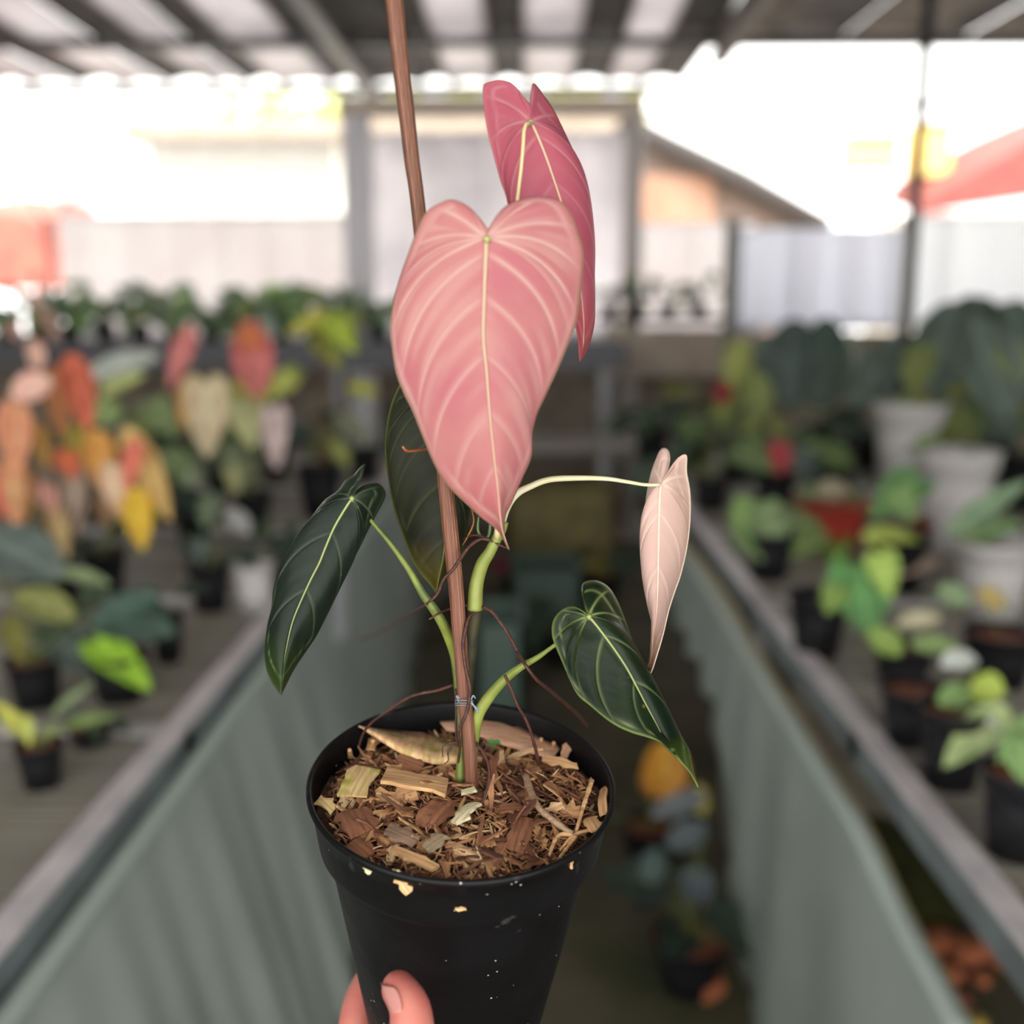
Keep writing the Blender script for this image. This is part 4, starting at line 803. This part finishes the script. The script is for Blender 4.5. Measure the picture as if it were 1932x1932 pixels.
slab_ = slab('paper_tag' if 0 else 'white_label', (-.530, onX(640, 1190, -.53).y - .07, .58), (-.526, onX(640, 1190, -.53).y + .10, .80), mat('label_white', (226, 226, 236), .5)); tag(slab_, 'white plastic label hanging on the left rail behind the dark leaf', 'label')

# left bench --------------------------------------------------------------
GL = 'potted plants on the left bench'
plant('tall plant with hanging orange, salmon and ochre leaves at the left edge', GL, (105, 1170), 120, 95, [
 (132, 668, 168, 815, 62, (196, 92, 66), 'lance', .02, (206, 96, 74)), (105, 690, 118, 830, 50, (176, 112, 66), 'lance', .05), (96, 716, 22, 750, 62, (255, 176, 156), 'oval', -.10), (64, 640, 72, 700, 34, (236, 170, 150), 'oval', .1), (20, 752, 8, 862, 44, (232, 146, 110), 'lance', -.02),
 (38, 760, 30, 905, 50, (222, 140, 100), 'lance', -.05), (70, 800, 88, 890, 34, (176, 134, 60), 'lance', 0), (20, 850, 30, 1000, 46, (214, 150, 100), 'lance', -.05, (210, 110, 80)), (-12, 880, 8, 980, 40, (222, 84, 78), 'lance', -.06), (45, 880, 42, 990, 44, (204, 140, 72), 'lance', -.02),
 (180, 812, 200, 935, 60, (206, 138, 60), 'lance', -.02), (150, 800, 138, 885, 46, (150, 140, 52), 'lance', .05), (112, 850, 145, 905, 46, (206, 98, 62), 'lance', -.03), (236, 806, 322, 985, 58, (208, 164, 92), 'lance', -.02), (258, 826, 238, 930, 36, (216, 104, 84), 'lance', -.06),
 (204, 872, 236, 985, 52, (228, 184, 148), 'lance', -.05), (252, 920, 270, 1040, 56, (236, 178, 44), 'lance', -.07), (135, 885, 146, 1010, 46, (176, 158, 140), 'lance', .03), (70, 910, 104, 965, 40, (220, 150, 134), 'oval', -.02), (98, 950, 128, 1055, 36, (180, 152, 100), 'lance', -.03), (190, 930, 205, 1000, 36, (150, 116, 84), 'lance', .04)], stalk=stalkb)
plant('plant with broad slate-green leaves and olive leaves below the orange leaves', GL, (70, 1330), 110, 90, [
 (-40, 1010, 118, 1092, 120, (92, 106, 100), 'oval', 0), (116, 1078, 210, 1104, 34, (126, 142, 98), 'lance', -.02), (30, 1120, 140, 1170, 70, (134, 140, 76), 'oval', -.03), (20, 1160, 40, 1255, 50, (116, 112, 48), 'lance', 0), (300, 1120, 172, 1180, 62, (66, 90, 76), 'oval', 0), (90, 1195, 190, 1270, 86, (78, 92, 84), 'oval', .02), (150, 1150, 60, 1210, 60, G3, 'oval', .04)])
plant('plant with dark leaves and one bright lime pointed leaf on the left bench', GL, (228, 1318), 120, 88, [
 (168, 1172, 332, 1196, 76, (70, 92, 78), 'oval', -.02), (184, 1214, 286, 1306, 74, (146, 196, 48), 'heart', -.04), (250, 1130, 320, 1190, 60, (58, 74, 60), 'oval', .02), (200, 1100, 150, 1150, 50, (70, 84, 62), 'oval', .04)])
plant('seedling with a curled yellow-green leaf in a small black pot', GL, (80, 1482), 94, 84, [
 (44, 1386, -14, 1322, 34, (206, 210, 84), 'lance', 0), (46, 1350, 56, 1408, 26, (196, 206, 92), 'lance', -.01), (118, 1372, 222, 1352, 30, (116, 140, 76), 'lance', 0), (100, 1350, 180, 1286, 22, (126, 146, 100), 'lance', .01), (66, 1390, 118, 1380, 30, (134, 150, 84), 'oval', -.01)])
plant('low black pot in shade behind the seedling pot', GL, (172, 1402), 92, 38, auto=(3, .05, [G3, SLT], .05))
plant('small black pot with bare orange soil beside the bright leaf', GL, (320, 1246), 64, 90, auto=(2, .06, [G3], .06))
plant('black pot on the left bench in front of the white pot', GL, (398, 1150), 86, 90, [(400, 930, 385, 1000, 40, (92, 110, 82), 'lance', 0), (430, 960, 470, 1010, 40, (150, 150, 148), 'oval', .02)], auto=(4, .09, [DKG, G1, SLT], .12))
plant('white plastic pot between black pots near the left rail', GL, (482, 1152), 80, 88, pm=potw, auto=(3, .08, [DKG, G3], .10))
plant('black pot with bare brown soil near the tip of the narrow dark leaf', GL, (545, 1100), 80, 84, auto=(3, .08, [G3, G1], .10))
plant('tall plant with a brown stem and yellow-green leaves in a large black pot', GL, (606, 975), 92, 96, [
 (612, 600, 538, 632, 46, (178, 176, 66), 'heart', 0), (622, 606, 672, 668, 56, (160, 182, 56), 'heart', -.03), (600, 640, 645, 700, 50, (136, 144, 64), 'heart', .02), (655, 728, 712, 745, 34, (170, 174, 70), 'oval', 0), (560, 700, 520, 740, 40, (150, 164, 78), 'heart', .05), (630, 780, 690, 830, 44, (120, 124, 100), 'oval', .05), (625, 830, 655, 880, 34, (150, 160, 80), 'oval', .05)], stalk=stalkb)
plant('plant with one upright rose-red leaf and pale young leaves', GL, (480, 1010), 78, 80, [
 (470, 604, 484, 752, 76, (212, 108, 104), 'oval', 0), (466, 612, 474, 664, 50, (206, 112, 66), 'oval', -.03), (452, 762, 478, 850, 62, (196, 202, 136), 'heart', -.02), (516, 776, 522, 888, 52, (214, 182, 176), 'heart', -.04), (548, 712, 505, 752, 50, (170, 182, 84), 'heart', .03), (440, 720, 505, 780, 56, (176, 182, 80), 'oval', .05), (440, 850, 445, 940, 42, (176, 178, 120), 'lance', 0), (360, 880, 350, 920, 50, (160, 172, 146), 'oval', .04), (425, 850, 455, 885, 44, (126, 142, 110), 'heart', 0)])
plant('plant with slim pink and orange leaves beside a beige leaf', GL, (372, 1040), 80, 76, [
 (362, 614, 320, 735, 42, (206, 112, 108), 'lance', 0), (356, 712, 344, 810, 34, (208, 142, 66), 'lance', -.02), (388, 726, 392, 866, 84, (216, 190, 146), 'heart', -.04), (160, 712, 300, 672, 56, (176, 184, 172), 'oval', .05), (200, 730, 275, 708, 60, (184, 200, 116), 'heart', .03), (290, 760, 330, 830, 60, (126, 146, 96), 'heart', .04), (220, 760, 180, 800, 60, (140, 160, 96), 'oval', .05), (310, 850, 350, 900, 60, (120, 140, 92), 'oval', 0), (250, 790, 300, 810, 50, (134, 150, 88), 'oval', .06)])
for i, (x_, y_, w_, h_p, lb) in enumerate(((300, 985, 84, 80, 'dark leafy plant behind the ochre leaves'), (215, 925, 80, 76, 'dark leafy plant at the back of the left bench, nearest the left edge'), (420, 925, 78, 74, 'dark leafy plant at the back of the left bench below the beige leaf'), (30, 1080, 90, 80, 'dark leafy plant at the left edge under the orange leaves'), (690, 905, 66, 60, 'small dark leafy plant at the far corner of the left bench'), (520, 905, 66, 60, 'small dark leafy plant behind the rose-red leaf'), (200, 1120, 90, 80, 'dark leafy plant left of the lime leaf'))):
    plant(lb, GL, (x_, y_), w_, h_p, auto=(9, .15, [DKG, G1, G3, SLT, G2], .26))

# right bench -------------------------------------------------------------
GR = 'potted plants on the right bench'
plant('plant with two huge upright dark green leaves in front of the white tarp', GR, (1560, 905), 120, 100, [
 (1488, 765, 1500, 600, 120, (56, 72, 66), 'oval', 0), (1548, 770, 1560, 596, 100, (50, 70, 58), 'oval', -.03), (1610, 770, 1700, 640, 90, (92, 108, 98), 'oval', .02), (1580, 740, 1605, 622, 50, (150, 156, 134), 'oval', .06), (1450, 770, 1430, 640, 80, (96, 104, 84), 'oval', .05)])
plant('plant with giant dark drooping leaves at the upper right edge', GR, (1840, 935), 100, 90, [
 (1800, 572, 1745, 760, 110, (78, 92, 82), 'oval', 0), (1850, 560, 1800, 720, 130, (66, 78, 70), 'oval', .05), (1830, 600, 1900, 790, 110, (84, 102, 88), 'oval', -.05), (1900, 570, 1950, 760, 130, (70, 86, 76), 'oval', 0), (1745, 640, 1720, 740, 60, (110, 120, 64), 'oval', 0), (1880, 640, 1935, 720, 60, (120, 134, 96), 'oval', -.08), (1760, 780, 1830, 830, 80, (96, 106, 52), 'oval', -.05), (1690, 760, 1770, 775, 60, (110, 136, 86), 'oval', .0), (1760, 720, 1830, 740, 50, (128, 128, 62), 'oval', 0), (1850, 740, 1900, 850, 90, (64, 80, 68), 'oval', .05), (1740, 690, 1830, 800, 90, (84, 100, 70), 'oval', .05)])
plant('pale grey pot in the middle of the right bench, behind the larger pale pot', GR, (1706, 930), 140, 165, pm=potw, auto=(3, .10, [G2, MIDG, OLV], .12))
plant('large pale grey pot right of the middle of the right bench', GR, (1792, 1030), 160, 178, pm=potw, auto=(2, .10, [OLV, G2, G1], .12))
plant('pale grey pot at the right edge with a long arching leaf', GR, (1868, 1160), 150, 140, [(1790, 1010, 1945, 905, 50, (122, 150, 112), 'lance', -.04), (1830, 1020, 1930, 985, 50, (110, 140, 90), 'lance', 0), (1850, 1040, 1800, 990, 50, (130, 150, 100), 'oval', 0)], pm=potw)
plant('black pot at the right edge below the giant drooping leaves', GR, (1925, 960), 100, 100, auto=(4, .10, [G1, DKG], .12))
plant('climbing plant with yellow-green leaves at the far end of the right bench', GR, (1390, 905), 76, 66, [(1400, 640, 1380, 730, 56, (140, 148, 76), 'oval', 0), (1420, 700, 1440, 790, 56, (124, 136, 72), 'oval', 0), (1380, 720, 1360, 800, 56, (116, 126, 62), 'oval', .02), (1410, 780, 1420, 850, 60, (108, 122, 72), 'oval', 0), (1362, 720, 1362, 765, 36, (136, 44, 48), 'oval', -.05)], auto=(6, .12, [G2, MIDG, OLV], .2))
plant('bushy plant with one small red leaf in front of the black pots', GR, (1460, 960), 84, 70, [(1468, 832, 1472, 895, 46, (184, 66, 72), 'oval', -.05), (1540, 850, 1610, 880, 60, (96, 120, 68), 'oval', 0)], auto=(7, .13, [G2, G1, SLT], .16))
plant('black pot with dark leaves left of the pale grey pots', GR, (1560, 945), 110, 110, auto=(4, .12, [DKG, G1], .14))
plant('plant with bright green heart leaves near the right rail', GR, (1450, 1090), 96, 84, [(1420, 950, 1390, 1020, 66, (126, 160, 86), 'heart', 0), (1440, 960, 1475, 1050, 72, (116, 140, 92), 'heart', -.03), (1400, 1000, 1440, 1060, 50, (106, 136, 80), 'heart', -.03)], auto=(4, .09, [G2, MIDG], .10))
plant('bushy plant in a red plastic pot on the right bench', GR, (1566, 1035), 146, 90, [(1530, 1000, 1500, 1060, 74, (146, 174, 98), 'heart', -.08), (1570, 1010, 1590, 1075, 60, (120, 150, 56), 'heart', -.08), (1600, 920, 1540, 935, 50, (170, 160, 130), 'oval', 0)], pm=potr, auto=(4, .08, [MIDG, G2], .10))
plant('plant with a dark green leaf and a lime leaf above the red pot', GR, (1690, 1110), 120, 100, [(1730, 905, 1640, 980, 84, (96, 140, 82), 'heart', 0), (1690, 930, 1725, 985, 60, (126, 160, 92), 'heart', -.03), (1628, 1012, 1748, 1030, 54, (168, 184, 78), 'lance', -.05), (1680, 1074, 1772, 1060, 46, (186, 160, 140), 'lance', -.05), (1760, 985, 1716, 1000, 40, (120, 50, 44), 'oval', .03)])
plant('plant with a large veined green leaf and small round leaves near the rail', GR, (1540, 1232), 118, 108, [(1620, 1072, 1640, 1200, 120, (92, 146, 78), 'heart', -.06), (1660, 1050, 1680, 1130, 60, (160, 190, 84), 'heart', -.10), (1580, 1110, 1560, 1160, 50, (130, 160, 76), 'heart', -.08), (1600, 1060, 1570, 1100, 60, (110, 150, 70), 'heart', -.03)])
plant('low plant with pale oval leaves beside the large veined leaf', GR, (1700, 1300), 118, 90, [(1692, 1176, 1776, 1168, 36, (196, 188, 150), 'oval', -.04), (1640, 1190, 1700, 1235, 52, (136, 166, 76), 'oval', -.06), (1720, 1215, 1808, 1222, 40, (138, 166, 100), 'oval', -.06), (1770, 1110, 1830, 1140, 50, (130, 156, 110), 'oval', .0), (1850, 1110, 1890, 1150, 44, (176, 156, 90), 'oval', 0)])
plant('black pot with orange soil at the right edge, behind the plant with white leaves', GR, (1880, 1290), 140, 100, [(1850, 1130, 1900, 1150, 30, (140, 160, 90), 'oval', 0)])
plant('black pot with orange soil beside the right rail', GR, (1718, 1400), 130, 108)
plant('plant with whitish and pale green pointed leaves near the right rail', GR, (1790, 1478), 136, 150, [(1840, 1240, 1776, 1258, 50, (206, 216, 200), 'oval', .02), (1840, 1300, 1770, 1330, 54, (130, 164, 96), 'oval', 0), (1832, 1290, 1895, 1310, 66, (176, 202, 80), 'oval', 0), (1900, 1332, 1780, 1450, 70, (178, 204, 130), 'lance', -.05), (1850, 1350, 1830, 1400, 40, (150, 180, 90), 'oval', 0)])
plant('nearest black pot with green veined leaves at the right edge', GR, (1915, 1610), 150, 170, [(1950, 1370, 1880, 1440, 60, (130, 164, 100), 'heart', 0), (1930, 1400, 1940, 1490, 80, (120, 156, 90), 'heart', -.03), (1890, 1380, 1860, 1360, 30, (210, 220, 200), 'oval', 0)])
for i, (x_, y_, lb) in enumerate(((1300, 880, 'dark bushy plant at the far end of the right bench, nearest the aisle'), (1230, 868, 'dark bushy plant on the far corner of the right bench'), (1640, 885, 'dark bushy plant behind the pale grey pots'), (1340, 960, 'dark bushy plant close to the rail behind the pale pink leaf'), (1870, 880, 'dark bushy plant at the back of the right bench by the thin post'))):
    plant(lb, GR, (x_, y_), 74, 60, auto=(10, .16, [DKG, G1, G2, OLV, G3], .24))

# rear shelf --------------------------------------------------------------
sh = empty('rear_shelf', (-1.6, 6.1, 0), 'dark rear shelf crossing behind the left bench', 'shelf'); zs = 1.33; dk = mat('shelf_dark', (76, 76, 78), .7)
slab('shelf_board', (-3.9, 5.9, zs - .02), (.55, 6.5, zs), dk, sh); slab('fascia', (-3.9, 5.87, zs - .15), (.55, 5.9, zs + .005), mat('fascia_grey', (96, 96, 100), .6), sh)
for x_ in (-3.7, -2.4, -1.1, .4): slab('leg', (x_, 5.92, 0), (x_ + .05, 5.97, zs - .02), steel, sh)
s2 = empty('rear_shelf', (.9, 6.6, 0), 'short beige-fronted rear shelf right of the pink leaves', 'shelf'); slab('shelf_board', (.45, 6.6, 1.44), (1.45, 7.1, 1.47), dk, s2); slab('front_board', (.47, 6.63, 1.10), (1.43, 6.66, 1.40), mat('board_beige', (190, 176, 160), .7, rgb2=(168, 152, 136), scale=6), s2)
for x_ in (.5, 1.36): slab('leg', (x_, 6.66, 0), (x_ + .05, 6.71, 1.44), steel, s2)
ords = ['first', 'second', 'third', 'fourth', 'fifth', 'sixth', 'seventh', 'eighth', 'ninth', 'tenth', 'eleventh', 'twelfth']
rr = random.Random(3)
for i, x_ in enumerate((15, 75, 135, 200, 265, 330, 400, 465, 530, 595, 660, 715)):
    pal = [(140, 190, 76), (112, 144, 98), (84, 108, 84)] if i % 3 == 0 else [(120, 150, 98), (90, 116, 90), (180, 200, 180)] if i % 3 == 1 else [(150, 160, 90), (106, 132, 92), (124, 154, 104)]
    dd_ = depth(Vector((onY(x_, 640, 6.15).x, 6.15, zs))); c = Vector((onY(x_, 640, 6.15).x, 6.15, zs)); q = CM.transposed() @ (c - EYE)
    plant('small leafy green plant on the rear shelf, %s from the left edge' % ords[i], 'plants on the rear shelf', (966 - F * q.x / q.z, 966 + F * q.y / q.z), 44, 30, d=-q.z, auto=(14, rr.uniform(.14, .19), pal, rr.uniform(.18, .30)))
for i, x_ in enumerate((1150, 1205, 1260, 1318)):
    c = Vector((onY(x_, 600, 6.85).x, 6.85, 1.47)); q = CM.transposed() @ (c - EYE)
    plant('small leafy plant on the short rear shelf, %s from the pink leaf' % ords[i], 'plants on the short rear shelf', (966 - F * q.x / q.z, 966 + F * q.y / q.z), 40, 22, d=-q.z, auto=(8, .10, [(104, 140, 60), (74, 96, 66), (60, 76, 56)], .22))
pk = empty('highlight_twig', onY(70, 640, 5.9), 'thin twig with pale pink discs for blurred highlights at the left edge before the rear shelf', 'plant')  # petalled discs stand in for out-of-focus highlight circles
for (x_, y_, r_) in ((68, 565, 20), (92, 600, 17), (104, 628, 14), (28, 622, 20), (72, 684, 16), (66, 520, 14)):
    c = onY(x_, y_, 5.6); v = []; mb = MB()
    for a in range(5):
        A_ = 2 * math.pi * a / 5; e = Vector((math.cos(A_), -.2, math.sin(A_))) * r_ / F * 5.6 * .95; n_ = Vector((-math.sin(A_), 0, math.cos(A_))) * r_ / F * 5.6 * .4; k0 = len(mb.v); mb.v += [c, c + e * .6 - n_, c + e, c + e * .6 + n_]; mb.f.append([k0, k0 + 1, k0 + 2, k0 + 3])
    mb.build('highlight_disc', mat('highlight_pink', (226, 178, 164), .6, trans=.4, k=1.1), pk)
MB().tube(cr([onY(x_, y_, 5.65) for x_, y_ in ((80, 1100), (84, 900), (80, 700), (72, 640), (80, 580), (66, 520))], 14), .006, 5).build('twig_stem', stalkb, pk)

# the aisle end and things on the floor -------------------------------------
def crate(name, x0, y0, x1, y1, Y, dz, m, label, cat):
    a = onY(x0, y1, Y); b_ = onY(x1, y0, Y); o = empty(name, (a.x, Y, max(a.z, 0)), label, cat); z0, z1 = 0.0, b_.z; t = .02
    slab('base', (a.x, Y, z0), (b_.x, Y + dz, z0 + t), m, o)
    for (p, q_) in (((a.x, Y, z0), (b_.x, Y + t, z1)), ((a.x, Y + dz - t, z0), (b_.x, Y + dz, z1)), ((a.x, Y, z0), (a.x + t, Y + dz, z1)), ((b_.x - t, Y, z0), (b_.x, Y + dz, z1))): slab('side_wall', p, q_, m, o)
    return o
crate('storage_crate', 962, 1082, 1100, 1185, 4.5, .4, mat('crate_teal', (70, 92, 82), .6), 'dull teal crate on the floor at the end of the aisle', 'crate')
crate('storage_crate', 895, 1180, 990, 1310, 3.6, .35, mat('crate_teal_light', (92, 114, 104), .6), 'pale teal crate on the aisle floor behind the stems', 'crate')
crate('wooden_box', 955, 930, 1165, 1000, 5.4, .4, mat('box_olive', (136, 124, 78), .8, rgb2=(108, 98, 62), scale=8), 'olive brown wooden box at the end of the aisle', 'box')
lt = empty('low_table', (.1, 5.9, 0), 'low grey table across the end of the aisle', 'table'); slab('table_top', (-.25, 5.85, .72), (.95, 6.4, .76), mat('table_grey', (150, 144, 136), .7), lt)
for x_ in (-.2, .85): slab('leg', (x_, 5.9, 0), (x_ + .05, 5.95, .72), steel, lt)
GF = 'plants standing on the aisle floor'
def fplant(lb, base, w, h, lv=(), **k): return plant(lb, GF, base, w, h, lv, z=.0, **k)
fplant('plant with one glowing orange leaf on the aisle floor', (1225, 1640), 110, 90, [(1250, 1400, 1262, 1512, 80, (216, 142, 34), 'oval', -.1), (1236, 1440, 1230, 1505, 50, (200, 124, 40), 'oval', -.05), (1318, 1480, 1322, 1545, 34, (190, 176, 74), 'oval', -.1)], auto=(4, .12, [DKG, (70, 50, 40)], .15))
fplant('slate-leaved plant on the aisle floor beside the right cloth', (1300, 1860), 150, 100, [(1330, 1560, 1260, 1600, 60, (92, 104, 106), 'oval', 0), (1290, 1640, 1340, 1700, 70, (80, 92, 96), 'oval', 0), (1240, 1600, 1225, 1670, 50, (70, 90, 84), 'oval', 0), (1330, 1500, 1230, 1540, 50, (110, 116, 118), 'oval', .05)], auto=(8, .14, [(60, 70, 72), DKG, G3], .2))
fplant('small dark plant in shade at the end of the aisle', (1060, 1250), 90, 70, auto=(6, .14, [DKG, G3, (96, 80, 40)], .2))
fplant('plant with a dark red leaf at the end of the aisle', (985, 1160), 80, 70, [(925, 1060, 975, 1075, 40, (120, 30, 36), 'oval', -.05)], auto=(5, .12, [DKG, (70, 56, 36)], .18))
fplant('dark leafy plant below the wooden box', (1130, 1150), 90, 70, [(1100, 1060, 1160, 1080, 34, (140, 126, 56), 'oval', 0)], auto=(7, .15, [DKG, OLV, G3], .2))
def brick(px, py, w, m, label, seed):
    c = onZ(px, py, .03); s = w / F * depth(c) / 2; rn_ = random.Random(seed); bm = bmesh.new(); bmesh.ops.create_icosphere(bm, subdivisions=2, radius=1)
    for v_ in bm.verts: v_.co = Vector((max(-.8, min(.8, v_.co.x)), max(-.7, min(.7, v_.co.y)), max(-.6, min(.6, v_.co.z)))) * (1 + rn_.uniform(-.12, .12))
    me = bpy.data.meshes.new('brick_piece'); bm.to_mesh(me); bm.free(); o = link('brick_piece', me, m); o.matrix_basis = Matrix.Translation((c.x, c.y, s * .45)) @ Matrix.Rotation(rn_.uniform(0, 6), 4, 'Z') @ Matrix.Diagonal((s, s * .8, s * .7, 1)); return tag(o, label, 'brick', 'broken bricks on the floor')
bo = mat('brick_orange', (196, 116, 76), .85, rgb2=(140, 78, 52), scale=14, k=1.1, bump=.6); brd = mat('brick_dark_red', (120, 64, 54), .85)
brick(1338, 1852, 78, bo, 'orange brick piece lying alone on the aisle floor', 1)
for i, (x_, y_, w_, lb) in enumerate(((1772, 1772, 80, 'leftmost orange brick piece in the heap under the right bench'), (1830, 1790, 84, 'middle orange brick piece in the heap under the right bench'), (1885, 1795, 70, 'rightmost orange brick piece in the heap under the right bench'), (1795, 1822, 60, 'lower orange brick piece in the heap under the right bench'), (1850, 1832, 50, 'small orange brick piece at the bottom of the heap'))): brick(x_, y_, w_, bo, lb, i + 3)
brick(1800, 1880, 70, brd, 'dark red brick piece under the right bench, in front of the heap', 12); brick(1620, 1625, 50, mat('brick_tan', (170, 146, 116), .85), 'tan stone under the right bench beside the cloth', 13); brick(1845, 1915, 46, mat('stone_yellow', (196, 166, 84), .8), 'small yellowish stone under the right bench', 15)
def patch(name, P, m, label, cat, z=.006):
    pts = cr([onZ(x_, y_, .01) for x_, y_ in P] + [onZ(*P[0], .01)], 40)[:-1]; c = sum(pts, Vector()) / len(pts); rn_ = random.Random(len(label)); v = []
    for r_ in (1, .8, .5, .2):
        for p in pts: q_ = c + (p - c) * r_; v.append(Vector((q_.x, q_.y, .002 + (1 - r_) ** .5 * .02 + rn_.uniform(0, .01) * (r_ < 1))))
    n = len(pts); f = [[k * n + i, k * n + (i + 1) % n, (k + 1) * n + (i + 1) % n, (k + 1) * n + i] for k in range(3) for i in range(n)] + [[3 * n + i for i in range(n)]]
    o = link(name, mesh(name, v, f), m); return tag(o, label, cat, None, 'stuff')
patch('moss', [(1620, 1530), (1700, 1545), (1790, 1660), (1810, 1730), (1740, 1740), (1690, 1660), (1640, 1590)], mat('moss', (84, 84, 30), .95, rgb2=(52, 58, 24), scale=30, bump=1), 'olive moss on the floor under the right bench', 'moss')
patch('sand', [(1480, 1290), (1560, 1330), (1660, 1500), (1700, 1540), (1610, 1530), (1560, 1450)], mat('sand', (186, 178, 158), .9, rgb2=(160, 152, 130), scale=12), 'pale sand on the floor under the right bench', 'sand')
patch('moss', [(1546, 1375), (1590, 1372), (1602, 1400), (1560, 1402)], mat('moss_green', (116, 124, 40), .95), 'small bright moss tuft on the pale sand', 'moss')

# hedge behind the long building, overexposed paleness put into its colour
hv = []; hf = []; rr = random.Random(21); xa_, xb_ = onY(400, 200, 16).x, onY(1220, 200, 16).x; zt_ = onY(800, 178, 16).z
for i in range(2600):
    c = Vector((rr.uniform(xa_, xb_), 16 + rr.uniform(0, .8), rr.uniform(.1, 1) ** .6 * zt_ * (1 + .02 * math.sin(i)))); a = rr.uniform(0, 6.28); b_ = rr.uniform(-1, 1); u = Vector((math.cos(a), math.sin(a), b_)).normalized() * .16; w = u.cross(Vector((.2, .4, 1))).normalized() * .09; n = len(hv)
    hv += [c - u, c + w, c + u, c - w]; hf.append([n, n + 1, n + 2, n + 3])
for x_ in (xa_ + .4, 0, xb_ - .4): n = len(hv); hv += [Vector((x_ - .05, 16.4, -.02)), Vector((x_ + .05, 16.4, -.02)), Vector((x_, 16.4, zt_ * .6))]; hf.append([n, n + 1, n + 2])
hd = link('hedge', mesh('hedge', hv, hf, False), mat('hedge_overexposed', (226, 226, 140), .7, k=1.1, trans=.4, rgb2=(200, 206, 110), scale=2)); tag(hd, 'yellow-green hedge, paled as if overexposed, showing above the long building', 'hedge', None, 'stuff')
